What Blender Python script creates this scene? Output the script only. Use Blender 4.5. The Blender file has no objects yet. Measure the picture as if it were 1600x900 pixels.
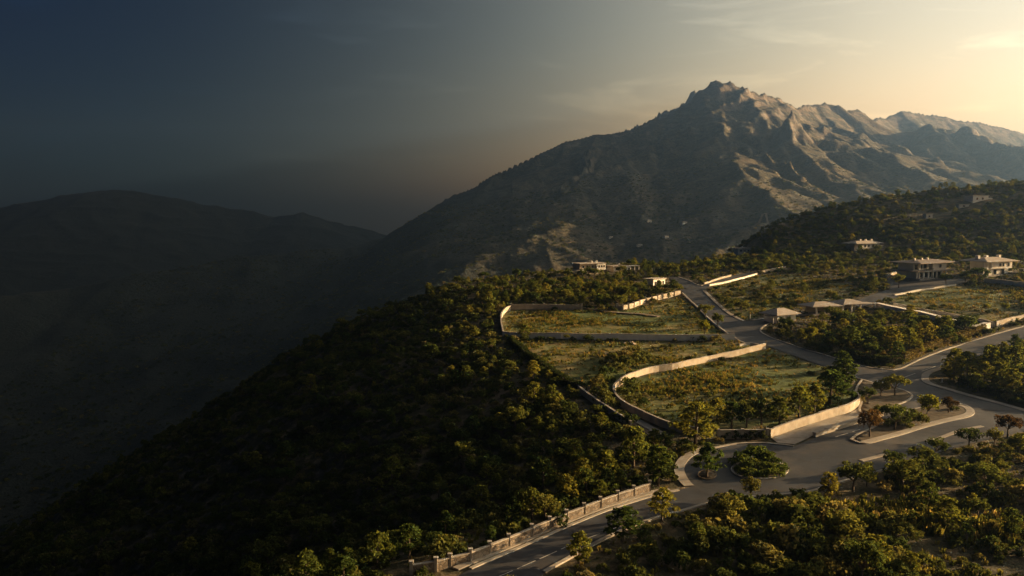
import bpy, bmesh, math, random
import numpy as np
from mathutils import Vector
from mathutils.geometry import delaunay_2d_cdt

rng = np.random.default_rng(7)
random.seed(7)
scene = bpy.context.scene
COL = scene.collection

# ------------------------------------------------------------------ camera
F, PITCH = 1300.0, math.atan2(120, 1300)
cam_data = bpy.data.cameras.new('camera')
cam_data.sensor_width = 36.0
cam_data.lens = 36.0 * F / 1600.0
cam_data.clip_start, cam_data.clip_end = 1.0, 40000.0
cam = bpy.data.objects.new('camera', cam_data)
cam.location = (0, 0, 0)
cam.rotation_euler = (math.pi / 2 - PITCH, 0, 0)
COL.objects.link(cam)
scene.camera = cam

# ------------------------------------------------------------------ sun, sky, exposure
SUN_AZ, SUN_EL = math.radians(74), math.radians(9.9)
TO_SUN = Vector((math.sin(SUN_AZ) * math.cos(SUN_EL), math.cos(SUN_AZ) * math.cos(SUN_EL), math.sin(SUN_EL)))
sun_data = bpy.data.lights.new('sun', 'SUN')
sun_data.energy = 5.0
sun_data.angle = math.radians(0.5)
sun_data.color = (1.0, 0.65, 0.31)
sun = bpy.data.objects.new('sun', sun_data)
sun.rotation_euler = TO_SUN.to_track_quat('Z', 'Y').to_euler()
COL.objects.link(sun)

world = bpy.data.worlds.new('World')
scene.world = world
world.use_nodes = True
wn, wl = world.node_tree.nodes, world.node_tree.links
wn.clear()
w_out = wn.new('ShaderNodeOutputWorld')
w_bg = wn.new('ShaderNodeBackground')
w_bg.inputs['Strength'].default_value = 0.13
sky = wn.new('ShaderNodeTexSky')
sky.sky_type = 'NISHITA'
sky.sun_disc = False
sky.sun_elevation = SUN_EL
sky.sun_rotation = SUN_AZ
sky.dust_density = 3.0
sky.air_density = 1.0
tc = wn.new('ShaderNodeTexCoord')
vn = wn.new('ShaderNodeVectorMath'); vn.operation = 'NORMALIZE'
wl.new(tc.outputs['Generated'], vn.inputs[0])
vd = wn.new('ShaderNodeVectorMath'); vd.operation = 'DOT_PRODUCT'
vd.inputs[1].default_value = (math.sin(SUN_AZ), math.cos(SUN_AZ), 0.0)
wl.new(vn.outputs[0], vd.inputs[0])
mr = wn.new('ShaderNodeMapRange')
mr.inputs['From Min'].default_value, mr.inputs['From Max'].default_value = -1.0, 1.0
wl.new(vd.outputs['Value'], mr.inputs['Value'])
# sky colour darkened away from the sun: slate far off, clear beside it
ramp = wn.new('ShaderNodeValToRGB')
cr = ramp.color_ramp
cr.interpolation = 'B_SPLINE'
SKY_STOPS = [(0.0, (0.0006, 0.008, 0.0249)), (0.37, (0.001, 0.0103, 0.0295)), (0.5, (0.0022, 0.0127, 0.0257)), (0.65, (0.1089, 0.0934, 0.0777)), (0.79, (0.618, 0.4393, 0.278)), (0.87, (0.4609, 0.3814, 0.2835)), (1.0, (0.3987, 0.3394, 0.2672))]
cr.elements[0].position = SKY_STOPS[0][0]; cr.elements[0].color = (*SKY_STOPS[0][1], 1)
cr.elements[1].position = SKY_STOPS[-1][0]; cr.elements[1].color = (*SKY_STOPS[-1][1], 1)
for p_, c_ in SKY_STOPS[1:-1]:
    e_ = cr.elements.new(p_); e_.color = (*c_, 1)
wl.new(mr.outputs[0], ramp.inputs[0])
mul = wn.new('ShaderNodeMix'); mul.data_type = 'RGBA'; mul.blend_type = 'MULTIPLY'
mul.inputs['Factor'].default_value = 1.0
wl.new(sky.outputs[0], mul.inputs['A'])
wl.new(ramp.outputs[0], mul.inputs['B'])
# thin high wisps
mp = wn.new('ShaderNodeMapping'); mp.inputs['Scale'].default_value = (2.2, 2.2, 13.0)
mp.inputs['Rotation'].default_value = (0.12, 0.10, 0.3)
wl.new(vn.outputs[0], mp.inputs[0])
nz = wn.new('ShaderNodeTexNoise'); nz.inputs['Scale'].default_value = 2.3
nz.inputs['Detail'].default_value = 8.0; nz.inputs['Roughness'].default_value = 0.62
nz.inputs['Distortion'].default_value = 0.7
wl.new(mp.outputs[0], nz.inputs[0])
wr = wn.new('ShaderNodeMapRange')
wr.inputs['From Min'].default_value, wr.inputs['From Max'].default_value = 0.55, 0.82
wr.inputs['To Min'].default_value, wr.inputs['To Max'].default_value = 1.0, 1.55
wl.new(nz.outputs[0], wr.inputs['Value'])
mul2 = wn.new('ShaderNodeMix'); mul2.data_type = 'RGBA'; mul2.blend_type = 'MULTIPLY'
mul2.inputs['Factor'].default_value = 1.0
# warm horizon glow multiplied into the sky colour low down
sxyz = wn.new('ShaderNodeSeparateXYZ'); wl.new(vn.outputs[0], sxyz.inputs[0])
hzr = wn.new('ShaderNodeValToRGB'); hz_e = hzr.color_ramp.elements
hzr.color_ramp.interpolation = 'EASE'
hz_e[0].position, hz_e[0].color = 0.0, (1.75, 1.40, 1.12, 1)
hz_e[1].position, hz_e[1].color = 0.22, (1.0, 1.0, 1.0, 1)
wl.new(sxyz.outputs['Z'], hzr.inputs[0])
mul3 = wn.new('ShaderNodeMix'); mul3.data_type = 'RGBA'; mul3.blend_type = 'MULTIPLY'
mul3.inputs['Factor'].default_value = 1.0
wl.new(mul.outputs['Result'], mul3.inputs['A']); wl.new(hzr.outputs[0], mul3.inputs['B'])
wl.new(mul3.outputs['Result'], mul2.inputs['A'])
wl.new(wr.outputs[0], mul2.inputs['B'])
wl.new(mul2.outputs['Result'], w_bg.inputs['Color'])
wl.new(w_bg.outputs[0], w_out.inputs['Surface'])

scene.view_settings.view_transform = 'Standard'
scene.view_settings.look = 'None'
scene.view_settings.exposure = 2.1
scene.view_settings.gamma = 1.0
scene.view_settings.use_curve_mapping = False
scene.render.engine = 'CYCLES'
scene.cycles.use_denoising = True
scene.cycles.max_bounces = 6
scene.cycles.diffuse_bounces = 2
scene.cycles.transmission_bounces = 3
scene.cycles.volume_bounces = 0
HAZE_DENSITY = 1.05e-4
HAZE_ANISO = 0.87
HAZE_COLOR = (0.28, 0.52, 1.0)

# ------------------------------------------------------------------ numeric helpers
def hash2(ix, iy, seed):
    h = (ix.astype(np.int64) * 374761393 + iy.astype(np.int64) * 668265263 + seed * 974634777) & 0xFFFFFFFF
    h = ((h ^ (h >> 13)) * 1274126177) & 0xFFFFFFFF
    return ((h ^ (h >> 16)) & 0xFFFFFF) / float(0x1000000)

def gnoise(x, y, seed=0):
    ix, iy = np.floor(x), np.floor(y)
    fx, fy = x - ix, y - iy
    u, v = fx * fx * fx * (fx * (fx * 6 - 15) + 10), fy * fy * fy * (fy * (fy * 6 - 15) + 10)
    r = 0
    for dx in (0, 1):
        for dy in (0, 1):
            a = hash2(ix + dx, iy + dy, seed) * 2 * np.pi
            g = np.cos(a) * (fx - dx) + np.sin(a) * (fy - dy)
            r = r + g * (u if dx else 1 - u) * (v if dy else 1 - v)
    return r * 1.5

def fbm(x, y, octs=4, seed=0, gain=0.5):
    s, a = 0, 1.0
    for o in range(octs):
        s = s + a * gnoise(x * 2 ** o, y * 2 ** o, seed + o * 17)
        a *= gain
    return s

def ridged(x, y, octs=4, seed=0):
    s, a, w = 0, 1.0, 1.0
    for o in range(octs):
        n = 1 - np.abs(gnoise(x * 2 ** o, y * 2 ** o, seed + o * 13)) * 1.4
        n = n * n * w
        s = s + a * n
        w = np.clip(n * 1.6, 0, 1)
        a *= 0.5
    return s - 0.9

def sp(u, w):
    return w * np.logaddexp(0, u / w)

def sst(x, a, b):
    t = np.clip((x - a) / (b - a), 0, 1)
    return t * t * (3 - 2 * t)

def smax(a, b, k):
    h = np.clip(0.5 + 0.5 * (a - b) / k, 0, 1)
    return b + (a - b) * h + k * h * (1 - h)

SP_, CP_ = math.sin(PITCH), math.cos(PITCH)
def ray(px, py):
    cx = (np.asarray(px, float) - 800) / F
    cy = (450 - np.asarray(py, float)) / F
    dy = CP_ + cy * SP_
    return cx / dy, (-SP_ + cy * CP_) / dy          # x and z per metre of y

def unp(px, py, Y):
    a, b = ray(px, py)
    return np.array([a * Y, Y, b * Y])

def project(x, y, z):
    depth = y * CP_ - z * SP_
    up = y * SP_ + z * CP_
    return 800 + F * x / depth, 450 - F * up / depth

# ------------------------------------------------------------------ terrain heights
def axis(parts):
    out = [parts[0][0]]
    for a, b, s0, s1 in parts:
        x, s = a, s0
        g = 1.0 if s0 == s1 else (1.03 if s1 > s0 else 1 / 1.03)
        while x < b - 1e-6:
            x = min(x + s, b); out.append(x)
            s = min(s * g, s1) if s1 >= s0 else max(s * g, s1)
    return np.array(out)

XS = axis([(-7200, -3000, 70, 70), (-3000, -800, 20, 20), (-800, -110, 18, 2.5), (-110, 310, 2.5, 2.5),
           (310, 600, 2.5, 8), (600, 1400, 8, 8), (1400, 3700, 10, 14), (3700, 7200, 70, 70)])
YS = axis([(-700, 60, 20, 20), (60, 420, 2.5, 2.5), (420, 3150, 2.5, 13.5), (3150, 3750, 7, 7), (3750, 5600, 13.5, 13.5), (5600, 9000, 45, 45)])
GX, GY = np.meshgrid(XS, YS)

EDGE_Y = np.array([-700, 60, 109, 143, 186, 219, 281, 363, 420, 520, 640, 800, 1200])
EDGE_X = np.array([-120, -44, -17, 17, 20, 12, -9, -14, -26, -34, -20, 0, 40])

CREST = [(1150, 410, 640), (1190, 398, 655), (1215, 385, 662), (1262, 356, 680), (1330, 325, 690), (1400, 309, 700),
         (1500, 296, 710), (1600, 284, 720), (1750, 266, 740), (1950, 252, 760), (2300, 250, 800)]

def sweep_max(x, y, pts, drop, k=0.0):
    best = np.full(x.shape, -1e9)
    for (x0, y0, z0), (x1, y1, z1) in zip(pts[:-1], pts[1:]):
        dx, dy = x1 - x0, y1 - y0
        L2 = dx * dx + dy * dy + 1e-9
        t = np.clip(((x - x0) * dx + (y - y0) * dy) / L2, 0, 1)
        d = np.hypot(x - x0 - t * dx, y - y0 - t * dy)
        best = np.maximum(best, z0 + t * (z1 - z0) - drop(d))
    return best

def own_ridge(x, y):
    z = -48 + 0.045 * sp(y - 230, 30)
    z = z + np.minimum(0.04 * sp(x - 60, 20) * sst(y, 230, 400), 16)
    z = z - 0.36 * sp(y - np.interp(x, [-50, 0, 35, 75, 110, 150, 190, 230, 290], [455, 490, 530, 535, 535, 550, 590, 640, 690]), 11)
    d = np.interp(y, EDGE_Y, EDGE_X) - x
    z = z - 0.24 * sp(d - 4, 5) - 0.40 * sp(d - 50, 22)
    h = sweep_max(x, y, [unp(*p) for p in CREST], lambda q: 0.245 * (np.sqrt(q * q + 900) - 30))
    cx_ = np.array([unp(*p) for p in CREST])
    h = h - 0.45 * np.maximum(0, 0.315 * y - x) - 0.45 * np.maximum(0, y - 12 - np.interp(x, cx_[:, 0], cx_[:, 1]))
    return smax(z, h, 9.0)

MAIN = [(600, 372, 3000), (650, 339, 3050), (700, 309, 3100), (745, 289, 3150), (780, 269, 3200), (840, 241, 3250),
        (880, 223, 3300), (925, 211, 3350), (955, 208, 3350), (990, 196, 3400), (1040, 181, 3450), (1065, 162, 3450),
        (1090, 153, 3450), (1100, 144, 3450), (1110, 129, 3450), (1119, 125, 3450), (1124, 130, 3450), (1129, 142, 3450), (1134, 129, 3450), (1141, 124, 3450), (1153, 135, 3470),
        (1185, 147, 3500), (1215, 150, 3550), (1245, 168, 3650), (1275, 163, 3900), (1290, 160, 4000), (1310, 162, 4000),
        (1325, 172, 4000), (1340, 170, 4050), (1362, 186, 4200), (1380, 183, 4700), (1405, 173, 4800), (1430, 175, 4900),
        (1480, 181, 5000), (1500, 187, 5000), (1520, 189, 5100), (1560, 197, 5200), (1600, 208, 5300), (1700, 220, 5500),
        (1950, 240, 5500)]
SPURS = [
    ([(1152, 146, 3410), (1180, 186, 3250), (1225, 192, 3080), (1240, 180, 3030), (1252, 196, 2980), (1275, 225, 2850),
      (1312, 250, 2700), (1355, 282, 2500), (1425, 325, 2200)], 0.62),
    ([(1050, 178, 3450), (1090, 218, 3200), (1150, 232, 3000), (1193, 234, 2800), (1240, 273, 2500), (1293, 307, 2250),
      (1330, 326, 2050), (1380, 352, 1850)], 0.52),
    ([(1275, 163, 3900), (1300, 195, 3650), (1345, 208, 3450), (1400, 243, 3150), (1460, 272, 2850), (1540, 305, 2500)], 0.5),
    ([(1362, 186, 4200), (1400, 205, 4000), (1450, 204, 3900), (1500, 215, 3750), (1560, 223, 3600), (1620, 229, 3500),
      (1720, 250, 3300)], 0.5),
    ([(925, 211, 3350), (905, 262, 2950), (885, 302, 2550), (880, 350, 2200)], 0.5),
    ([(780, 269, 3200), (742, 330, 2750), (690, 380, 2400), (610, 430, 2000), (540, 480, 1750)], 0.5),
    ([(600, 372, 3000), (560, 388, 2850), (520, 387, 2750), (470, 393, 2650), (380, 403, 2550), (240, 426, 2450),
      (100, 449, 2350), (0, 462, 2250), (-200, 480, 2100), (-500, 500, 1900)], 0.42),
    ([(1040, 181, 3450), (1012, 270, 2750), (1003, 335, 2300), (985, 378, 1900)], 0.45),
    ([(1100, 250, 2800), (1085, 300, 2450), (1082, 345, 2150)], 0.36),
    ([(690, 380, 2400), (560, 445, 2150), (430, 500, 1950)], 0.40),
]
LEFT = [(-500, 345, 4784), (-100, 330, 4738), (0, 323, 4692), (60, 312, 4692), (110, 302, 4674), (150, 297, 4646), (200, 297, 4646), (260, 306, 4628), (330, 321, 4600), (400, 331, 4600), (430, 339, 4582), (455, 335, 4554), (472, 333, 4554), (520, 346, 4582), (560, 355, 4600), (600, 366, 4600), (700, 390, 4600)]
BACK = [(1136, 152, 3600), (1134, 146, 4000), (1130, 142, 4600), (1128, 142, 5200), (1124, 146, 5700), (1118, 152, 6400)]  # unseen ridge behind the summit, added to shade the far-left mountain

def erosion(h, xs, ys, X, Y, mask, base_wl=620.0, octs=5, amp=58.0):
    gy, gx = np.gradient(h, ys, xs)
    sl = np.hypot(gx, gy)
    s = np.clip(sl / 0.5, 0, 1.1)
    dirx, diry = -gy / (sl + 1e-5), gx / (sl + 1e-5)
    idx = np.nonzero(mask)
    px_, py_ = X[idx], Y[idx]
    dx, dy, st = dirx[idx], diry[idx], s[idx]
    gxx, gyy = gx[idx], gy[idx]
    tot = np.zeros(px_.shape)
    wl_, a = base_wl, amp
    for o in range(octs):
        qx, qy = px_ / wl_, py_ / wl_
        ix, iy = np.floor(qx), np.floor(qy)
        fx, fy = qx - ix, qy - iy
        val = np.zeros_like(qx); sn = np.zeros_like(qx); wt = np.zeros_like(qx)
        for i in range(-1, 3):
            for j in range(-1, 3):
                hx = hash2(ix - i, iy - j, 31 + o) * 0.5
                hy = hash2(ix - i, iy - j, 77 + o) * 0.5
                vx, vy = fx + i - hx, fy + j - hy
                w = np.exp(-(vx * vx + vy * vy) * 2.0)
                ph = (vx * dx + vy * dy) * 2 * np.pi
                val += np.cos(ph) * w; sn += np.sin(ph) * w; wt += w
        val /= wt; sn /= wt
        tot += a * st * (val - 0.15)
        k = a * st * 2 * np.pi / wl_
        gxx = gxx - k * sn * dx; gyy = gyy - k * sn * dy
        m = np.hypot(gxx, gyy) + 1e-5
        dx, dy = -gyy / m, gxx / m
        wl_ *= 0.5; a *= 0.52
    out = np.zeros(h.shape); out[idx] = tot
    return out

H_own = own_ridge(GX, GY)
jx = GX + 50 * fbm(GX / 500, GY / 500, 3, 3)
jy = GY + 50 * fbm(GX / 500, GY / 500, 3, 9)
main_pts = [unp(*p) for p in MAIN]
crest = sweep_max(GX, GY, main_pts, lambda d: d * 1.0)
H_main = sweep_max(GX, GY, main_pts, lambda d: 0.22 * d + 230 * (1 - np.exp(-d / 330))) - 0.5 * sp(-250 - GX, 45)
mp_ = np.array(main_pts); ordx = np.argsort(mp_[:, 0])
H_back = sweep_max(GX, GY, [unp(*p) for p in BACK], lambda d: 0.47 * d)
near_crest = np.clip((H_main - crest) / 160, 0, 1)            # 0 on the crest line
for pl, slope in SPURS:
    pts = [unp(*p) for p in pl]
    hs = sweep_max(jx, jy, pts, lambda d: slope * (np.sqrt(d * d + 400) - 20) * (1 - 0.25 * np.clip(d / 600, 0, 1)))
    H_main = smax(H_main, hs, 14.0)
H_main = H_main - 0.95 * np.maximum(0, GY - np.interp(GX, mp_[ordx, 0], mp_[ordx, 1])) * (1 - sst(GX, 780, 900))
H_main = np.maximum(H_main, np.where(GY > 3460, H_back, -1e9))
H_left = sweep_max(GX, GY, [unp(*p) for p in LEFT], lambda d: 0.36 * d)
H_val = -430 + 20 * fbm(GX / 420, GY / 420, 3, 33) + 260 * sst(GX, -500, 700) + 14 * fbm(GX / 300, GY / 300, 3, 21)
H_far = smax(smax(H_main, H_val, 60), H_left, 40)
far_mask = (GY > 750) & (np.abs(GX) < GY * 0.9 + 900)
amt = (0.12 + 0.88 * near_crest) * (0.35 + 0.65 * sst(GX, -500, 700))
H_far = H_far + erosion(H_far, XS, YS, GX, GY, far_mask) * np.maximum(amt, 0.12) * np.where(H_left > H_main, 0.35, 1.0)
HZ0 = H_far.copy()
rock = ridged(GX / 190, GY / 190, 5, 5)
high = sst(H_main, 120, 420)
H_far = H_far + np.where(far_mask, rock * (6 + 26 * high) * (1 - 0.6 * sst(GX, 1050, 1700)) * (0.25 + 0.75 * near_crest), 0)
crag = ridged(GX / 95, GY / 95, 4, 15)
H_far = H_far + np.where(GX > 300, 13 * crag * (1 - 0.75 * sst(GX, 950, 1300)) * sst(HZ0, 300, 470) * sst(H_main - H_left, 0, 50), 0)
H_own_n = H_own + 0.35 * fbm(GX / 28, GY / 28, 3, 40) + np.clip(np.interp(GY, EDGE_Y, EDGE_X) - GX - 10, 0, 60) / 60 * 5.0 * fbm(GX / 45, GY / 45, 3, 44) \
    + sst(GY, 470, 640) * 2.0 * fbm(GX / 50, GY / 50, 3, 48)
HZ = smax(H_own_n, H_far, 20)
HZ = np.where(H_own_n > H_far + 20, H_own_n, HZ)

def ground_z(x, y):
    x, y = np.asarray(x, float), np.asarray(y, float)
    i = np.clip(np.searchsorted(XS, x) - 1, 0, len(XS) - 2)
    j = np.clip(np.searchsorted(YS, y) - 1, 0, len(YS) - 2)
    u = np.clip((x - XS[i]) / (XS[i + 1] - XS[i]), 0, 1)
    v = np.clip((y - YS[j]) / (YS[j + 1] - YS[j]), 0, 1)
    return (HZ[j, i] * (1 - u) * (1 - v) + HZ[j, i + 1] * u * (1 - v) + HZ[j + 1, i] * (1 - u) * v + HZ[j + 1, i + 1] * u * v)

T_RAY = np.concatenate([np.arange(70, 900, 1.0), np.arange(900, 5000, 6.0)])
def P(pix):
    """ground points under a list of photograph pixels"""
    pix = np.asarray(pix, float).reshape(-1, 2)
    a, b = ray(pix[:, 0], pix[:, 1])
    t = T_RAY[None, :]
    below = (b[:, None] * t) < ground_z(a[:, None] * t, np.broadcast_to(t, (len(a), t.shape[1])))
    k = np.argmax(below, axis=1)
    k = np.where(below.any(axis=1), np.maximum(k, 1), len(T_RAY) - 1)
    lo, hi = T_RAY[k - 1], T_RAY[k]
    for _ in range(14):
        m = (lo + hi) / 2
        bl = b * m < ground_z(a * m, m)
        hi = np.where(bl, m, hi); lo = np.where(bl, lo, m)
    m = hi
    return np.stack([a * m, m, ground_z(a * m, m)], 1)

# ------------------------------------------------------------------ materials
def new_mat(name, rough=0.9):
    m = bpy.data.materials.new(name); m.use_nodes = True
    b = m.node_tree.nodes['Principled BSDF']
    b.inputs['Roughness'].default_value = rough
    b.inputs['Specular IOR Level'].default_value = 0.25
    return m, m.node_tree.nodes, m.node_tree.links, b

def tex_noise(n, l, scale, detail=5.0, rough=0.6, vec=None, coords='Object', stretch=None):
    t = n.new('ShaderNodeTexNoise'); t.inputs['Scale'].default_value = scale
    t.inputs['Detail'].default_value = detail; t.inputs['Roughness'].default_value = rough
    if vec is None:
        c = n.new('ShaderNodeTexCoord'); vec = c.outputs[coords]
    if stretch:
        mpn = n.new('ShaderNodeMapping'); mpn.inputs['Scale'].default_value = stretch
        l.new(vec, mpn.inputs[0]); vec = mpn.outputs[0]
    l.new(vec, t.inputs['Vector'])
    return t.outputs['Fac']

def ramp_node(n, l, fac, stops):
    r = n.new('ShaderNodeValToRGB'); e = r.color_ramp.elements
    e[0].position, e[0].color = stops[0][0], (*stops[0][1], 1)
    e[1].position, e[1].color = stops[-1][0], (*stops[-1][1], 1)
    for p_, c_ in stops[1:-1]:
        q = e.new(p_); q.color = (*c_, 1)
    l.new(fac, r.inputs[0])
    return r.outputs[0]

def mix_col(n, l, f, a, b, mode='MIX'):
    m = n.new('ShaderNodeMix'); m.data_type = 'RGBA'; m.blend_type = mode
    for s, v in (('Factor', f), ('A', a), ('B', b)):
        if hasattr(v, 'node'): l.new(v, m.inputs[s])
        else: m.inputs[s].default_value = v if s == 'Factor' else (*v, 1)
    return m.outputs['Result']

def math_node(n, l, op, a, b=None, clamp=False):
    m = n.new('ShaderNodeMath'); m.operation = op; m.use_clamp = clamp
    for k, v in enumerate((a, b)):
        if v is None: continue
        if hasattr(v, 'node'): l.new(v, m.inputs[k])
        else: m.inputs[k].default_value = v
    return m.outputs[0]

def remap(n, l, f, a, b, c=0.0, d=1.0):
    m = n.new('ShaderNodeMapRange'); l.new(f, m.inputs['Value'])
    for s, v in (('From Min', a), ('From Max', b), ('To Min', c), ('To Max', d)): m.inputs[s].default_value = v
    return m.outputs[0]

def add_bump(n, l, bsdf, h, strength, dist):
    b = n.new('ShaderNodeBump'); b.inputs['Strength'].default_value = strength
    b.inputs['Distance'].default_value = dist
    l.new(h, b.inputs['Height']); l.new(b.outputs[0], bsdf.inputs['Normal'])

def simple_mat(name, c0, c1, scale, rough=0.85, bump=0.0, bdist=0.05, detail=6.0):
    m, n, l, b = new_mat(name, rough)
    f = tex_noise(n, l, scale, detail)
    l.new(ramp_node(n, l, f, [(0.3, c0), (0.7, c1)]), b.inputs['Base Color'])
    if bump: add_bump(n, l, b, tex_noise(n, l, scale * 3, 6), bump, bdist)
    return m

def hillside_mat():
    m, n, l, b = new_mat('dry_hillside', 0.95)
    big = tex_noise(n, l, 0.035, 6, 0.62)
    mid = tex_noise(n, l, 0.22, 6, 0.65)
    fine = tex_noise(n, l, 1.4, 5, 0.7)
    scrub = ramp_node(n, l, mid, [(0.30, (0.030, 0.030, 0.014)), (0.48, (0.055, 0.050, 0.023)), (0.58, (0.12, 0.092, 0.05)), (0.72, (0.24, 0.18, 0.11))])
    field = ramp_node(n, l, mid, [(0.28, (0.055, 0.068, 0.018)), (0.45, (0.12, 0.12, 0.032)), (0.58, (0.19, 0.155, 0.055)), (0.72, (0.28, 0.21, 0.10))])
    green = ramp_node(n, l, mid, [(0.3, (0.040, 0.066, 0.013)), (0.7, (0.115, 0.14, 0.028))])
    field = mix_col(n, l, remap(n, l, big, 0.42, 0.56), field, green)
    bare = tex_noise(n, l, 0.07, 7, 0.68, stretch=(0.7, 1.6, 1.0))
    field = mix_col(n, l, remap(n, l, bare, 0.60, 0.67, 0.0, 0.85), field, ramp_node(n, l, fine, [(0.3, (0.13, 0.095, 0.06)), (0.7, (0.27, 0.205, 0.14))]))
    at = n.new('ShaderNodeAttribute'); at.attribute_name = 'field'
    col = mix_col(n, l, at.outputs['Fac'], scrub, field)
    col = mix_col(n, l, 0.55, col, remap(n, l, fine, 0.25, 0.75, 0.35, 1.6), 'MULTIPLY')
    l.new(col, b.inputs['Base Color'])
    hgt = math_node(n, l, 'ADD', mid, math_node(n, l, 'MULTIPLY', fine, 0.35))
    add_bump(n, l, b, hgt, 0.8, 1.2)
    return m

SHADED_FOREST = ((0.009, 0.015, 0.013), (0.019, 0.025, 0.020))  # forest tones with shade and blue haze put into the colour
def mountain_mat(name, scrub0, scrub1, rock0, rock1, zlo, zhi):
    m, n, l, b = new_mat(name, 0.95)
    geo = n.new('ShaderNodeNewGeometry')
    sx = n.new('ShaderNodeSeparateXYZ'); l.new(geo.outputs['Normal'], sx.inputs[0])
    sz = n.new('ShaderNodeSeparateXYZ'); l.new(geo.outputs['Position'], sz.inputs[0])
    big = tex_noise(n, l, 0.006, 7, 0.62)
    mid = tex_noise(n, l, 0.03, 8, 0.7)
    fine = tex_noise(n, l, 0.12, 4, 0.7)
    streak = tex_noise(n, l, 0.012, 7, 0.68, stretch=(1.0, 1.0, 3.5))
    scr = ramp_node(n, l, mid, [(0.34, scrub0), (0.50, scrub1), (0.66, tuple(1.9 * v for v in scrub1))])
    scr = mix_col(n, l, 0.8, scr, remap(n, l, fine, 0.3, 0.7, 0.35, 1.6), 'MULTIPLY')
    dry = ramp_node(n, l, fine, [(0.3, (0.07, 0.055, 0.028)), (0.7, (0.17, 0.125, 0.065))])
    scr = mix_col(n, l, remap(n, l, big, 0.5, 0.66, 0.0, 0.75), scr, dry)
    rk = ramp_node(n, l, mid, [(0.3, rock0), (0.68, rock1)])
    steep = remap(n, l, sx.outputs['Z'], 0.86, 0.60)
    hz = remap(n, l, sz.outputs['Z'], zlo, zhi)
    f = math_node(n, l, 'ADD', math_node(n, l, 'MULTIPLY', steep, 0.75), math_node(n, l, 'MULTIPLY', hz, 0.55))
    f = math_node(n, l, 'ADD', f, math_node(n, l, 'MULTIPLY', math_node(n, l, 'SUBTRACT', streak, 0.5), 2.4))
    f = remap(n, l, f, 0.62, 0.92)
    f = math_node(n, l, 'MULTIPLY', f, remap(n, l, hz, 0.0, 0.45, 0.25, 1.0))
    thin = remap(n, l, streak, 0.655, 0.70)
    f = math_node(n, l, 'MAXIMUM', f, math_node(n, l, 'MULTIPLY', thin, 0.7))
    wa = n.new('ShaderNodeAttribute'); wa.attribute_name = 'shaded_wood'
    shaded_wood = ramp_node(n, l, fine, [(0.3, SHADED_FOREST[0]), (0.7, SHADED_FOREST[1])])
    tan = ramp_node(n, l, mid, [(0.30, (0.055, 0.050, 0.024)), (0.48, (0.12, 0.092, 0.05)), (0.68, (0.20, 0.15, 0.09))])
    scr = mix_col(n, l, remap(n, l, wa.outputs['Fac'], 0.0, -0.9, 0.0, 0.9), scr, tan)  # tan painted in for golden light on the right slopes
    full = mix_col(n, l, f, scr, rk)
    l.new(mix_col(n, l, math_node(n, l, 'MAXIMUM', wa.outputs['Fac'], 0.0), full, shaded_wood), b.inputs['Base Color'])
    hgt = math_node(n, l, 'ADD', math_node(n, l, 'MULTIPLY', mid, 1.0), math_node(n, l, 'MULTIPLY', fine, 0.5))
    add_bump(n, l, b, hgt, 0.7, 11.0)
    return m

def leaf_mat(name, stops, transl=0.45):
    m = bpy.data.materials.new(name); m.use_nodes = True
    n, l = m.node_tree.nodes, m.node_tree.links
    n.clear()
    out = n.new('ShaderNodeOutputMaterial')
    oi = n.new('ShaderNodeObjectInfo')
    c = ramp_node(n, l, oi.outputs['Random'], stops)
    geo = n.new('ShaderNodeNewGeometry')
    rnd = remap(n, l, geo.outputs['Random Per Island'], 0, 1, 0.55, 1.5)
    c = mix_col(n, l, 1.0, c, rnd, 'MULTIPLY')
    d = n.new('ShaderNodeBsdfDiffuse'); l.new(c, d.inputs['Color'])
    t = n.new('ShaderNodeBsdfTranslucent')
    l.new(mix_col(n, l, 1.0, c, (1.25, 1.12, 0.6), 'MULTIPLY'), t.inputs['Color'])
    mx = n.new('ShaderNodeMixShader'); mx.inputs[0].default_value = transl
    l.new(d.outputs[0], mx.inputs[1]); l.new(t.outputs[0], mx.inputs[2])
    l.new(mx.outputs[0], out.inputs['Surface'])
    return m

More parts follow.
